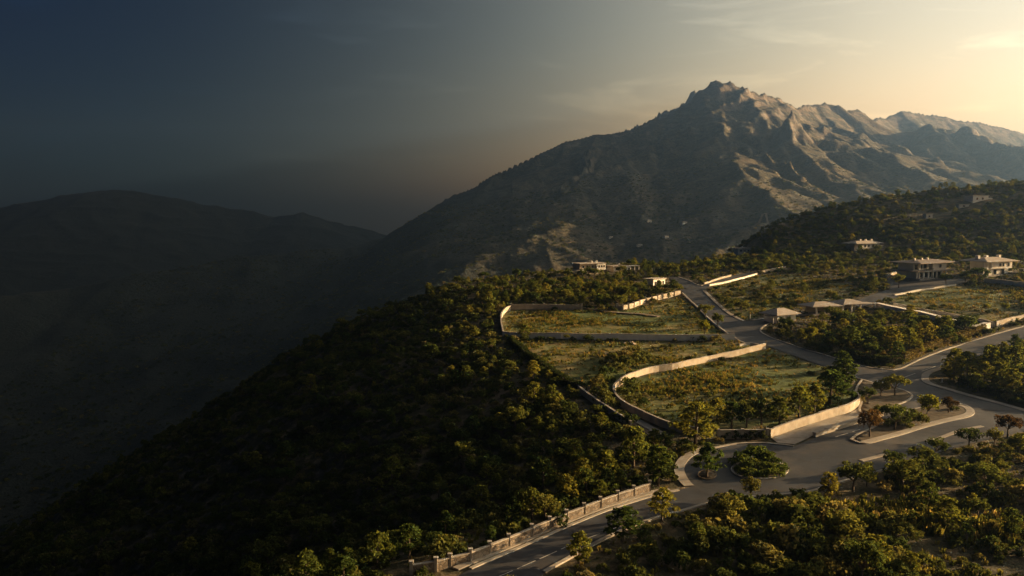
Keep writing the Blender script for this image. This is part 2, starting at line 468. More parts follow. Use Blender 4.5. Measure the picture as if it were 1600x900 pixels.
def asphalt_mat():
    m, n, l, b = new_mat('asphalt', 0.72)
    big = tex_noise(n, l, 0.09, 6, 0.6)
    fine = tex_noise(n, l, 3.0, 4, 0.7)
    c = ramp_node(n, l, big, [(0.30, (0.025, 0.029, 0.038)), (0.52, (0.037, 0.042, 0.052)), (0.70, (0.060, 0.061, 0.066))])
    c = mix_col(n, l, 0.5, c, remap(n, l, fine, 0.2, 0.8, 0.6, 1.35), 'MULTIPLY')
    vo = n.new('ShaderNodeTexVoronoi'); vo.feature = 'DISTANCE_TO_EDGE'; vo.inputs['Scale'].default_value = 0.16
    co = n.new('ShaderNodeTexCoord'); wv = n.new('ShaderNodeVectorMath'); wv.operation = 'ADD'
    wn_ = n.new('ShaderNodeTexNoise'); wn_.inputs['Scale'].default_value = 0.5; wn_.inputs['Detail'].default_value = 5
    ws = n.new('ShaderNodeVectorMath'); ws.operation = 'SCALE'; ws.inputs['Scale'].default_value = 3.0
    l.new(co.outputs['Object'], wn_.inputs['Vector']); l.new(wn_.outputs['Color'], ws.inputs[0])
    l.new(co.outputs['Object'], wv.inputs[0]); l.new(ws.outputs[0], wv.inputs[1]); l.new(wv.outputs[0], vo.inputs['Vector'])
    c = mix_col(n, l, remap(n, l, vo.outputs['Distance'], 0.03, 0.0, 0.0, 0.6), c, (0.020, 0.020, 0.021))
    patch = tex_noise(n, l, 0.35, 2, 0.4)
    c = mix_col(n, l, remap(n, l, patch, 0.62, 0.64, 0.0, 0.45), c, (0.026, 0.027, 0.030))
    dust = tex_noise(n, l, 0.11, 8, 0.72)
    c = mix_col(n, l, remap(n, l, dust, 0.48, 0.68, 0.0, 0.55), c, (0.105, 0.088, 0.074))
    l.new(c, b.inputs['Base Color'])
    add_bump(n, l, b, fine, 0.25, 0.02)
    return m

def stone_mat(name, c0, c1, mortar, scale):
    m, n, l, b = new_mat(name, 0.92)
    co = n.new('ShaderNodeTexCoord')
    v = n.new('ShaderNodeTexVoronoi'); v.inputs['Scale'].default_value = scale
    v2 = n.new('ShaderNodeTexVoronoi'); v2.feature = 'DISTANCE_TO_EDGE'; v2.inputs['Scale'].default_value = scale
    l.new(co.outputs['Object'], v.inputs['Vector']); l.new(co.outputs['Object'], v2.inputs['Vector'])
    s = n.new('ShaderNodeSeparateColor'); l.new(v.outputs['Color'], s.inputs[0])
    c = ramp_node(n, l, s.outputs[0], [(0.0, c0), (1.0, c1)])
    e = remap(n, l, v2.outputs['Distance'], 0.02, 0.10)
    c = mix_col(n, l, e, mortar, c)
    st = tex_noise(n, l, 0.35, 6, 0.65)
    c = mix_col(n, l, 0.8, c, remap(n, l, st, 0.25, 0.75, 0.45, 1.35), 'MULTIPLY')
    l.new(c, b.inputs['Base Color'])
    add_bump(n, l, b, e, 0.6, 0.05)
    return m

M = {
    'hill': hillside_mat(),
    'mountain': mountain_mat('scrub_mountain', (0.028, 0.028, 0.017), (0.062, 0.056, 0.034), (0.12, 0.10, 0.08), (0.24, 0.20, 0.16), 60, 620),
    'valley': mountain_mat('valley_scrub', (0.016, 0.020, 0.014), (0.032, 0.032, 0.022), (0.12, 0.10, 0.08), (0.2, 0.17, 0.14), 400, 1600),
    'distant': mountain_mat('distant_scrub', (0.010, 0.018, 0.022), (0.016, 0.025, 0.030), (0.02, 0.027, 0.032), (0.03, 0.036, 0.042), 300, 1200),  # blue haze and shade put into the scrub and rock colours
    'asphalt': asphalt_mat(),
    'concrete': simple_mat('pale_concrete', (0.245, 0.216, 0.180), (0.374, 0.338, 0.288), 0.6, 0.85, 0.2, 0.03),
    'kerb': simple_mat('kerb_stone', (0.288, 0.259, 0.216), (0.418, 0.382, 0.331), 0.9, 0.85, 0.2, 0.03),
    'render': simple_mat('limestone_render', (0.302, 0.252, 0.187), (0.504, 0.439, 0.353), 0.45, 0.9, 0.3, 0.05),
    'stone': stone_mat('rubble_stone', (0.122, 0.097, 0.072), (0.259, 0.209, 0.158), (0.094, 0.076, 0.061), 1.6),
    'white': simple_mat('white_render', (0.68, 0.64, 0.56), (0.82, 0.79, 0.72), 0.5, 0.8),
    'roof': simple_mat('grey_brown_roof', (0.14, 0.115, 0.10), (0.24, 0.20, 0.175), 0.8, 0.75, 0.3, 0.06),
    'pale_roof': simple_mat('pale_roof', (0.30, 0.26, 0.22), (0.44, 0.39, 0.33), 0.8, 0.75, 0.2, 0.05),
    'paint': simple_mat('road_paint', (0.324, 0.317, 0.295), (0.540, 0.533, 0.504), 1.3, 0.7),
    'dirt': simple_mat('pale_dirt', (0.101, 0.076, 0.050), (0.216, 0.173, 0.122), 0.25, 0.95, 0.5, 0.15),
    'soil': simple_mat('bed_soil', (0.05, 0.038, 0.024), (0.13, 0.10, 0.06), 0.7, 0.95, 0.6, 0.15),
    'bark': simple_mat('bark', (0.06, 0.045, 0.032), (0.17, 0.13, 0.095), 3.0, 0.95, 0.4, 0.05),
    'dark': simple_mat('dark_opening', (0.012, 0.012, 0.012), (0.03, 0.027, 0.024), 0.5, 0.6),
    'red': simple_mat('faded_red_paint', (0.42, 0.10, 0.08), (0.55, 0.18, 0.15), 2.0, 0.6),
    'pine': leaf_mat('pine_needles', [(0.0, (0.044, 0.072, 0.023)), (0.35, (0.081, 0.107, 0.029)), (0.7, (0.137, 0.150, 0.034)), (1.0, (0.189, 0.182, 0.042))], 0.5),
    'leaf': leaf_mat('broad_leaves', [(0.0, (0.040, 0.064, 0.022)), (0.4, (0.068, 0.090, 0.027)), (0.75, (0.105, 0.120, 0.034)), (1.0, (0.135, 0.138, 0.042))], 0.45),
    'russet': leaf_mat('russet_leaves', [(0.0, (0.055, 0.040, 0.024)), (0.5, (0.085, 0.054, 0.030)), (1.0, (0.10, 0.066, 0.034))], 0.4),
    'gold': leaf_mat('yellow_green_leaves', [(0.0, (0.130, 0.156, 0.023)), (1.0, (0.200, 0.195, 0.031))], 0.5),
    'shrub': leaf_mat('shrub_leaves', [(0.0, (0.038, 0.058, 0.022)), (0.4, (0.066, 0.082, 0.027)), (0.75, (0.105, 0.115, 0.040)), (0.92, (0.145, 0.138, 0.055)), (1.0, (0.17, 0.15, 0.08))], 0.42),
    'grass': leaf_mat('dry_grass', [(0.0, (0.055, 0.072, 0.018)), (0.5, (0.12, 0.12, 0.034)), (0.8, (0.19, 0.16, 0.05)), (1.0, (0.28, 0.21, 0.10))], 0.45),
    'tan_hedge': leaf_mat('tan_hedge_leaves', [(0.0, (0.10, 0.088, 0.036)), (1.0, (0.15, 0.125, 0.055))], 0.4),
    'green_shrub': leaf_mat('green_shrub_leaves', [(0.0, (0.048, 0.075, 0.022)), (0.6, (0.080, 0.108, 0.030)), (1.0, (0.12, 0.135, 0.042))], 0.45),
    'hedge': leaf_mat('hedge_leaves', [(0.0, (0.032, 0.046, 0.018)), (1.0, (0.060, 0.068, 0.024))], 0.35),
}
def glass_mat():
    m, n, l, b = new_mat('window_glass', 0.12)
    f = tex_noise(n, l, 0.6, 2)
    l.new(ramp_node(n, l, f, [(0.3, (0.012, 0.014, 0.016)), (0.7, (0.03, 0.032, 0.034))]), b.inputs['Base Color'])
    b.inputs['Specular IOR Level'].default_value = 0.6
    return m
M['glass'] = glass_mat()

# ------------------------------------------------------------------ object helpers
def tag(o, label=None, cat=None, group=None, kind=None):
    if label: o['label'] = label
    if cat: o['category'] = cat
    if group: o['group'] = group
    if kind: o['kind'] = kind
    return o

def empty(name, loc, rz=0.0):
    o = bpy.data.objects.new(name, None); o.empty_display_size = 0.5
    o.location = loc; o.rotation_euler = (0, 0, rz); COL.objects.link(o)
    return o

def link_mesh(name, me, parent=None, loc=None):
    o = bpy.data.objects.new(name, me); COL.objects.link(o)
    if parent: o.parent = parent
    if loc is not None: o.location = loc
    return o

def raw_mesh(name, verts, quads, mat, smooth=False):
    """numpy arrays to a mesh (all faces the same size)"""
    verts = np.asarray(verts, np.float32); quads = np.asarray(quads, np.int32)
    me = bpy.data.meshes.new(name)
    k = quads.shape[1]
    me.vertices.add(len(verts)); me.vertices.foreach_set('co', verts.ravel())
    me.loops.add(quads.size); me.loops.foreach_set('vertex_index', quads.ravel())
    me.polygons.add(len(quads))
    me.polygons.foreach_set('loop_start', np.arange(0, quads.size, k, dtype=np.int32))
    me.polygons.foreach_set('loop_total', np.full(len(quads), k, np.int32))
    if smooth: me.polygons.foreach_set('use_smooth', np.ones(len(quads), bool))
    me.update(calc_edges=True)
    me.materials.append(mat)
    return me

class MB:
    """collects boxes, sweeps and fans, builds one mesh"""
    def __init__(s): s.v, s.f = [], []
    def add(s, vs, fs):
        k = len(s.v); s.v += [tuple(p) for p in vs]; s.f += [tuple(i + k for i in f) for f in fs]; return s
    def box(s, x0, x1, y0, y1, z0, z1):
        return s.add([(x0, y0, z0), (x1, y0, z0), (x1, y1, z0), (x0, y1, z0), (x0, y0, z1), (x1, y0, z1), (x1, y1, z1), (x0, y1, z1)],
                     [(0, 3, 2, 1), (4, 5, 6, 7), (0, 1, 5, 4), (1, 2, 6, 5), (2, 3, 7, 6), (3, 0, 4, 7)])
    def hip(s, x0, x1, y0, y1, z0, z1, inset=None, t=0.25):
        w, d = x1 - x0, y1 - y0
        i = inset if inset is not None else min(w, d) / 2 * 0.98
        ym = (y0 + y1) / 2; ix = min(i, w / 2 - 0.05); iy = min(i, d / 2 - 0.05)
        vs = [(x0, y0, z0 - t), (x1, y0, z0 - t), (x1, y1, z0 - t), (x0, y1, z0 - t), (x0, y0, z0), (x1, y0, z0), (x1, y1, z0), (x0, y1, z0),
              (x0 + ix, y0 + iy, z1), (x1 - ix, y0 + iy, z1), (x1 - ix, y1 - iy, z1), (x0 + ix, y1 - iy, z1)]
        return s.add(vs, [(0, 3, 2, 1), (0, 1, 5, 4), (1, 2, 6, 5), (2, 3, 7, 6), (3, 0, 4, 7), (4, 5, 9, 8), (5, 6, 10, 9), (6, 7, 11, 10), (7, 4, 8, 11), (8, 9, 10, 11)])
    def tube(s, pts, rad, n=7):
        k = len(s.v)
        for i, p in enumerate(pts):
            p = Vector(p); q = Vector(pts[min(i + 1, len(pts) - 1)]) - Vector(pts[max(i - 1, 0)])
            q.normalize(); a = q.orthogonal().normalized(); b = q.cross(a)
            for j in range(n):
                t = 2 * math.pi * j / n
                s.v.append(tuple(p + (a * math.cos(t) + b * math.sin(t)) * rad[i]))
        for i in range(len(pts) - 1):
            for j in range(n):
                s.f.append((k + i * n + j, k + i * n + (j + 1) % n, k + (i + 1) * n + (j + 1) % n, k + (i + 1) * n + j))
        s.f.append(tuple(k + (len(pts) - 1) * n + j for j in range(n)))
        return s
    def mesh(s, name, mat, smooth=False, bevel=0.0):
        me = bpy.data.meshes.new(name); me.from_pydata(s.v, [], s.f)
        bm = bmesh.new(); bm.from_mesh(me)
        bmesh.ops.recalc_face_normals(bm, faces=bm.faces)
        if bevel: bmesh.ops.bevel(bm, geom=list(bm.edges), offset=bevel, segments=1, affect='EDGES')
        bm.to_mesh(me); bm.free()
        if smooth:
            for p in me.polygons: p.use_smooth = True
        me.materials.append(mat)
        return me
    def build(s, name, mat, parent=None, loc=None, smooth=False, bevel=0.0):
        return link_mesh(name, s.mesh(name, mat, smooth, bevel), parent, loc)

def spline(pts, step):
    """Catmull-Rom through points, resampled at about step metres"""
    p = np.asarray(pts, float)
    if len(p) < 3:
        k = max(2, int(np.linalg.norm(p[-1] - p[0]) / step) + 1)
        return p[0] + (p[-1] - p[0]) * np.linspace(0, 1, k)[:, None]
    e = np.vstack([2 * p[0] - p[1], p, 2 * p[-1] - p[-2]])
    out = []
    for i in range(1, len(e) - 2):
        k = max(2, int(np.linalg.norm(e[i + 1] - e[i]) / step) + 1)
        t = np.linspace(0, 1, k, endpoint=False)[:, None]
        a, b, c, d = e[i - 1], e[i], e[i + 1], e[i + 2]
        out.append(0.5 * (2 * b + (c - a) * t + (2 * a - 5 * b + 4 * c - d) * t ** 2 + (3 * b - a - 3 * c + d) * t ** 3))
    out.append(p[-1:])
    return np.vstack(out)

def line(pix, step=3.0, curved=True):
    w = P(pix)
    q = spline(w[:, :2], step) if curved else np.vstack([spline(w[i:i + 2, :2], step)[:(None if i == len(w) - 2 else -1)] for i in range(len(w) - 1)])
    return np.column_stack([q, ground_z(q[:, 0], q[:, 1])])

def sweep(mb, q, left, right, z0, z1, top=None):
    """box section swept along ground points; left/right are offsets across, z0/z1 below and above the ground"""
    q = np.asarray(q, float)
    t = np.gradient(q[:, :2], axis=0); t /= np.linalg.norm(t, axis=1)[:, None] + 1e-9
    nx, ny = -t[:, 1], t[:, 0]
    k = len(mb.v)
    for i in range(len(q)):
        x, y, z = q[i]
        zt = (top[i] if top is not None else z + z1)
        zb = z + z0
        for off, zz in ((left, zb), (left, zt), (-right, zt), (-right, zb)):
            mb.v.append((x + nx[i] * off, y + ny[i] * off, zz))
    for i in range(len(q) - 1):
        for j in range(4):
            a, b = k + i * 4 + j, k + i * 4 + (j + 1) % 4
            mb.f.append((a, b, b + 4, a + 4))
    mb.f.append((k, k + 3, k + 2, k + 1))
    e = k + (len(q) - 1) * 4
    mb.f.append((e, e + 1, e + 2, e + 3))
    return mb

def in_poly(x, y, poly):
    x, y = np.asarray(x), np.asarray(y)
    r = np.zeros(x.shape, bool)
    n = len(poly)
    for i in range(n):
        x0, y0 = poly[i][:2]; x1, y1 = poly[(i + 1) % n][:2]
        c = ((y0 > y) != (y1 > y)) & (x < (x1 - x0) * (y - y0) / (y1 - y0 + 1e-12) + x0)
        r ^= c
    return r

def fill(name, polys, mat, lift, step=3.0, depth=0.0):
    """drape filled outlines (world xy) over the ground"""
    pts, faces = [], []
    for poly in polys:
        k = len(pts); pts += [Vector((float(a[0]), float(a[1]))) for a in poly]
        faces.append(list(range(k, k + len(poly))))
    allp = np.array([(p.x, p.y) for p in pts])
    gx, gy = np.meshgrid(np.arange(allp[:, 0].min(), allp[:, 0].max(), step), np.arange(allp[:, 1].min(), allp[:, 1].max(), step))
    gx, gy = gx.ravel() + 0.137, gy.ravel() + 0.071
    ins = np.zeros(gx.shape, bool)
    for poly in polys: ins |= in_poly(gx, gy, poly)
    pts += [Vector((float(a), float(b))) for a, b in zip(gx[ins], gy[ins])]
    v, e, f, *_ = delaunay_2d_cdt(pts, [], faces, 1, 1e-4)
    va = np.array([(p.x, p.y) for p in v])
    z = ground_z(va[:, 0], va[:, 1]) + lift
    verts = [(float(a), float(b), float(c)) for (a, b), c in zip(va, z)]
    me = bpy.data.meshes.new(name); me.from_pydata(verts, [], [tuple(q) for q in f])
    bm = bmesh.new(); bm.from_mesh(me)
    for fc in bm.faces:
        fc.smooth = True
        if fc.normal.z < 0: fc.normal_flip()
    if depth:
        g = bmesh.ops.extrude_face_region(bm, geom=list(bm.faces))
        nv = [x for x in g['geom'] if isinstance(x, bmesh.types.BMVert)]
        for x in nv: x.co.z -= depth
        bmesh.ops.recalc_face_normals(bm, faces=bm.faces)
    bm.to_mesh(me); bm.free(); me.materials.append(mat)
    return me

# ------------------------------------------------------------------ terrain objects
ROAD_PIX = {
    'lower': [(690, 917), (735, 890), (800, 862), (870, 831), (940, 802), (1010, 779), (1060, 767), (1083, 760), (1120, 752), (1200, 750), (1230, 773),
              (1150, 780), (1110, 787), (1070, 798), (1010, 815), (930, 850), (855, 893), (830, 917)],
    'bulb': [(1083, 760), (1075, 752), (1068, 738), (1069, 727), (1078, 716), (1092, 708), (1110, 702), (1130, 697.5), (1150, 694.5), (1180, 693),
             (1205, 694), (1240, 698), (1275, 684), (1340, 661), (1378, 649), (1395, 640), (1413, 629), (1425, 620), (1440, 640), (1530, 640), (1610, 643), (1610, 673), (1520, 693),
             (1470, 707), (1420, 723), (1370, 739), (1320, 752), (1270, 768), (1230, 773), (1150, 780), (1110, 775)],
    'junction': [(1197, 540), (1240, 556), (1295, 576), (1345, 593), (1367, 600), (1395, 606), (1415, 612), (1425, 620), (1440, 645), (1540, 645), (1610, 650), (1610, 643),
                 (1560, 629), (1500, 613), (1456, 600), (1449, 590), (1453, 584), (1475, 577), (1500, 567), (1540, 553), (1625, 526), (1625, 505), (1540, 527), (1490, 543),
                 (1440, 561), (1405, 577), (1385, 578), (1345, 572), (1300, 559), (1250, 544), (1210, 530), (1193, 522)],
    'ridge': [(1193, 522), (1188, 517), (1192, 511), (1205, 504), (1200, 498), (1175, 502), (1160, 503), (1140, 492), (1125, 480), (1110, 466), (1099, 455), (1104, 450), (1110, 446),
              (1150, 437), (1182, 428), (1172, 426), (1140, 432), (1112, 440), (1098, 446), (1092, 446), (1075, 438), (1060, 433), (1045, 433), (1056, 444), (1068, 457),
              (1085, 474), (1100, 490), (1120, 508), (1150, 530), (1180, 541), (1197, 541)],
    'drive': [(1325, 474), (1360, 462), (1390, 452), (1392, 447), (1386, 440), (1388, 434), (1400, 430), (1418, 431), (1450, 435), (1500, 436), (1515, 440), (1495, 444),
              (1440, 452), (1410, 461), (1390, 469), (1365, 475), (1345, 480)],
}
ROADS = {k: P(v)[:, :2] for k, v in ROAD_PIX.items()}
FIELD_PIX = {
    'upper': [(787, 521), (784, 505), (787, 492), (797, 485), (908, 485), (930, 483), (965, 487), (1064, 464), (1085, 476), (1100, 492), (1146, 529), (1000, 529), (800, 526)],
    'middle': [(803, 532), (900, 534), (1000, 534), (1148, 535), (1178, 542), (1113, 562), (1060, 573), (1020, 579), (985, 590), (960, 604), (950, 622), (925, 605), (890, 590), (850, 562)],
    'round': [(1196, 545), (1153, 557), (1113, 565), (1060, 577), (1020, 584), (990, 594), (968, 606), (960, 615), (966, 627), (985, 641), (1047, 668), (1130, 682), (1200, 680), (1330, 640),
              (1335, 610), (1290, 575)],
    'right': [(1398, 462), (1440, 455), (1493, 447), (1540, 443), (1610, 449), (1610, 488), (1556, 505), (1533, 500), (1447, 486), (1396, 476)],
    'bank': [(1115, 446), (1185, 430), (1240, 428), (1330, 445), (1330, 465), (1260, 475), (1200, 490), (1160, 500), (1125, 478)],
}
FIELDS = {k: P(v)[:, :2] for k, v in FIELD_PIX.items()}

field = np.zeros(GX.shape)
near = (GY > 60) & (GY < 620) & (GX > -60) & (GX < 420)
for k, poly in FIELDS.items():
    r = np.zeros(GX.shape, bool); r[near] = in_poly(GX[near], GY[near], poly)
    field = np.maximum(field, r * (0.75 if k == 'bank' else 1.0))

ny_, nx_ = GX.shape
vid = np.arange(ny_ * nx_).reshape(ny_, nx_)
quads = np.stack([vid[:-1, :-1], vid[:-1, 1:], vid[1:, 1:], vid[1:, :-1]], -1).reshape(-1, 4)
cell = np.zeros(GX.shape, int)                                   # 0 hillside 1 mountain 2 valley 3 distant
cell[H_own_n < H_far] = 1
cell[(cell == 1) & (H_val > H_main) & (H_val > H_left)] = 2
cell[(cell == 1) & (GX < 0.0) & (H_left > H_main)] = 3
cell = cell[:-1, :-1].ravel()
shaded_wood = np.clip(sst(-GX + 0.06 * GY, -120, 520) * (1 - sst(HZ, 40, 260)) * 1.15 + 0.5 * fbm(GX / 260, GY / 260, 4, 55) * sst(-GX, -900, 200), 0, 0.97)  # shade painted by position: forest cover darkened towards the left
shaded_wood = np.maximum(shaded_wood, 0.94 * sst(-HZ, 110, 190))  # same painted shade over the low valley ground
shaded_wood = shaded_wood - 0.95 * sst(GX, 350, 1900) * sst(GY, 1300, 2200)  # negative values paint the warm glow on the right
shaded_wood = np.maximum(shaded_wood, 0.9 * sst(-GX, -50, 350) * (1 - sst(HZ, 60, 260)))
V_all = np.stack([GX.ravel(), GY.ravel(), HZ.ravel()], 1)
for c, (nm, mt, lb, cat) in enumerate([
        ('hillside', M['hill'], 'scrubby ridge top and its steep slope carrying the roads and plots', 'hillside'),
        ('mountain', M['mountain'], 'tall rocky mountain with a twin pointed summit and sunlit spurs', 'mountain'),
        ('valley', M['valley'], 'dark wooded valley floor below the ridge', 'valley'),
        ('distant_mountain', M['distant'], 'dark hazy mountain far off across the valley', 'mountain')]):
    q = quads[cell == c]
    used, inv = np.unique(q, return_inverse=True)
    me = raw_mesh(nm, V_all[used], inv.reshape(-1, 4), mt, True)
    if c == 3: shaded_wood[:] = np.maximum(shaded_wood, 0.9)  # painted shade keeps the distant mountain dark
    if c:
        a = me.attributes.new('shaded_wood', 'FLOAT', 'POINT')
        a.data.foreach_set('value', shaded_wood.ravel()[used].astype(np.float32))
    if c == 0:
        a = me.attributes.new('field', 'FLOAT', 'POINT')
        a.data.foreach_set('value', field.ravel()[used].astype(np.float32))
    tag(link_mesh(nm, me), lb, cat, kind='structure')

# ------------------------------------------------------------------ roads, kerbs, pavements
road = link_mesh('road', fill('road', list(ROADS.values())[:4], M['asphalt'], 0.10))
tag(road, 'grey asphalt road curving through the plots round a planted roundabout', 'road', kind='structure')
drive = link_mesh('driveway', fill('driveway', [ROADS['drive']], M['asphalt'], 0.10))
tag(drive, 'narrow asphalt drive climbing to the two storey villa forecourt', 'driveway', kind='structure')

def strip(name, pix, l, r, z, mat, parent=None, curved=True, step=2.5):
    mb = MB(); sweep(mb, line(pix, step, curved), l, r, -0.4, z)
    return mb.build(name, mat, parent)

KERBS = [
    [(735, 890), (800, 862), (870, 831), (940, 802), (1010, 779), (1060, 767)],
    [(850, 895), (930, 850), (1010, 815), (1070, 798), (1110, 787), (1150, 780), (1230, 773), (1270, 768), (1320, 752), (1370, 739), (1420, 723)],
    [(1110, 702), (1150, 694.5), (1180, 693), (1205, 694), (1240, 698)],
    [(1205, 504), (1192, 511), (1188, 517), (1193, 522), (1210, 530), (1250, 544), (1300, 559), (1345, 572), (1385, 578), (1405, 577), (1440, 561), (1490, 543), (1540, 527), (1625, 505)],
    [(1295, 576), (1345, 593), (1367, 600)],
    [(1120, 508), (1150, 530), (1165, 537)],
    [(1060, 433), (1075, 438), (1092, 446), (1098, 446)],
]
for k in KERBS: strip('kerb', k, 0.3, 0.3, 0.26, M['kerb'], road)
PAVES = [
    ('pale pavement rounding the corner beside the dark hedge', [(1477, 576), (1455, 583), (1450, 590), (1457, 600), (1500, 613), (1560, 629), (1620, 646)], 0.2, 1.7, 0.20),
    ('pale pavement hugging the turning circle below the big pine', [(1110, 702), (1092, 708), (1078, 716), (1069, 727), (1068, 738), (1075, 752), (1083, 760)], 0.2, 1.7, 0.20),
    ('broad pale pavement running along the ridge road above its bend', [(1099, 455), (1110, 466), (1125, 480), (1140, 492), (1160, 502)], 1.3, 0.2, 0.26),
    ('pale verge path between the stone wall and the lower road', [(720, 893), (790, 863), (865, 830), (935, 801), (1005, 778), (1050, 767)], 1.6, -0.4, 0.18),
    ('thin pale median strip in the road near the bottom bushes', [(1345, 721), (1365, 716), (1386, 710)], 0.5, 0.5, 0.22),
    ('thin pale median strip in the road before the russet tree', [(1456, 689), (1480, 681), (1500, 674), (1535, 667)], 0.5, 0.5, 0.22),
    ('pale kerbed drive strip outside the curved plot wall', [(962, 641), (985, 653), (1010, 666), (1036, 680)], 1.1, 1.1, 0.2),
    ('pale entrance path beside the small hipped roof house', [(1175, 501), (1200, 497), (1235, 494), (1280, 489), (1325, 480)], 1.0, 1.0, 0.2),
    ('curved pale drive crossing behind the upper plot', [(915, 482), (935, 485), (960, 488.5), (1000, 491), (1030, 495)], 1.6, 1.6, 0.3),
]
for lb, pix, l_, r_, z_ in PAVES:
    tag(strip('pavement', pix, l_, r_, z_, M['dirt'] if 'curved pale drive' in lb else M['concrete']), lb, 'pavement', kind='structure')
# the concrete ramp between the lit wall and the low white wall
ramp_poly = P([(1206, 686), (1235, 675), (1271, 663), (1300, 653), (1327, 647), (1345, 636), (1385, 642), (1372, 649), (1330, 662), (1272, 681), (1242, 695), (1215, 693)])[:, :2]
tag(link_mesh('driveway', fill('driveway', [ramp_poly], M['concrete'], 0.16)), 'pale concrete ramp between the sunlit wall and the low white wall', 'driveway', kind='structure')
dirt_poly = P([(905, 610), (930, 627), (960, 648), (1000, 672), (1030, 690), (1055, 688), (1000, 661), (975, 645), (955, 628), (945, 612), (930, 600)])[:, :2]
tag(link_mesh('path', fill('path', [dirt_poly], M['dirt'], 0.12)), 'pale dirt track between the curved plot wall and the slope', 'path', kind='structure')

def marking(pix, w=0.09):
    q = line(pix, 2.0, False)
    mb = MB()
    q[:, 2] += 0.118
    sweep(mb, q, w, w, -0.01, 0.0)
    mb.build('lane_marking', M['paint'], road)
for a, b in [((1305, 683.5), (1325, 677.5)), ((1332, 675), (1344, 671.5)), ((1413, 590), (1430, 584)), ((1440, 580.5), (1462, 572.5)), ((1470, 569.5), (1498, 559.5))]:
    marking([a, b], 0.12)
cl = line([(772, 905), (830, 880), (890, 853), (950, 830), (1005, 812)], 1.0)
for i in range(0, len(cl) - 4, 5):
    mb = MB(); q = cl[i:i + 5].copy(); q[:, 2] += 0.118
    sweep(mb, q, 0.07, 0.07, -0.01, 0.0).build('lane_marking', M['paint'], road)

def ellipse_pix(cx, cy, rx, ry, n=28):
    return [(cx + rx * math.cos(2 * math.pi * i / n), cy + ry * math.sin(2 * math.pi * i / n)) for i in range(n)]

def island(pix, label, mat, kerb_w=0.28, closed=True, smooth=True, kmat='kerb'):
    w = P(pix)[:, :2]
    if smooth:
        q = spline(np.vstack([w, w[:1]]), 1.2)[:-1]
    else: q = w
    c = q.mean(0)
    root = empty('traffic_island', (c[0], c[1], float(ground_z(*c))))
    bed = fill('soil_bed', [q], mat, 0.24, 2.0, 0.5)
    off = Vector(root.location)
    for me in (bed,):
        for v in me.vertices: v.co -= off
    link_mesh('soil_bed', bed, root)
    mb = MB(); qq = np.vstack([q, q[:2]])
    sweep(mb, np.column_stack([qq, ground_z(qq[:, 0], qq[:, 1])]), kerb_w, kerb_w, -0.3, 0.3)
    me = mb.mesh('kerb', M[kmat])
    for v in me.vertices: v.co -= off
    link_mesh('kerb', me, root)
    tag(root, label, 'traffic island')
    return q

ISL = [
    island(ellipse_pix(1187, 735, 43, 14.5), 'oval kerbed roundabout island packed with green shrubs', M['soil']),
    island(ellipse_pix(1105, 743, 14, 7), 'small kerbed island with one dark tree beside the roundabout', M['soil'], 0.1, kmat='dirt'),
    island([(1330, 688), (1342, 679), (1375, 664), (1412, 645), (1440, 638), (1466, 632), (1492, 631), (1512, 636), (1521, 645), (1510, 653), (1470, 662), (1430, 673), (1390, 685), (1352, 694)],
           'long wedge shaped traffic island with russet and yellow trees', M['soil']),
    island([(1347, 594), (1367, 600), (1395, 606), (1415, 612), (1425, 620), (1413, 629), (1390, 637), (1350, 646), (1343, 640), (1346, 628), (1338, 610)],
           'planted corner island beside the end of the sunlit wall', M['soil']),
]
tag(strip('pavement', [(1352, 694), (1390, 684), (1430, 672), (1470, 661), (1508, 652), (1519, 645), (1510, 637), (1492, 632)], 1.2, 0.1, 0.33, M['concrete']),
    'wide pale pavement along the roadside of the wedge shaped island', 'pavement', kind='structure')

# pale tracks and terrace edges far off on the mountain's lower slopes
for i, (pix, w) in enumerate([([(905, 346), (935, 338), (965, 334), (1010, 331)], 3.0), ([(940, 391), (958, 387), (977, 384)], 2.0), ([(1000, 319), (1030, 314), (1052, 313)], 3.0),
                              ([(1018, 379), (1048, 375), (1078, 372)], 2.0), ([(1088, 361), (1112, 357), (1134, 352)], 2.5), ([(884, 381), (905, 377), (930, 377)], 2.0),
                              ([(598, 443), (615, 441), (634, 442)], 2.0), ([(1095, 330), (1120, 327), (1150, 331)], 2.5), ([(1040, 345), (1065, 342), (1090, 345)], 2.5), ([(1180, 352), (1200, 350), (1222, 353)], 2.5)]):
    tag(strip('path', pix, w, w, 0.6, M['dirt'], step=8.0), 'pale dirt track crossing the lower mountain slope', 'path', kind='structure')

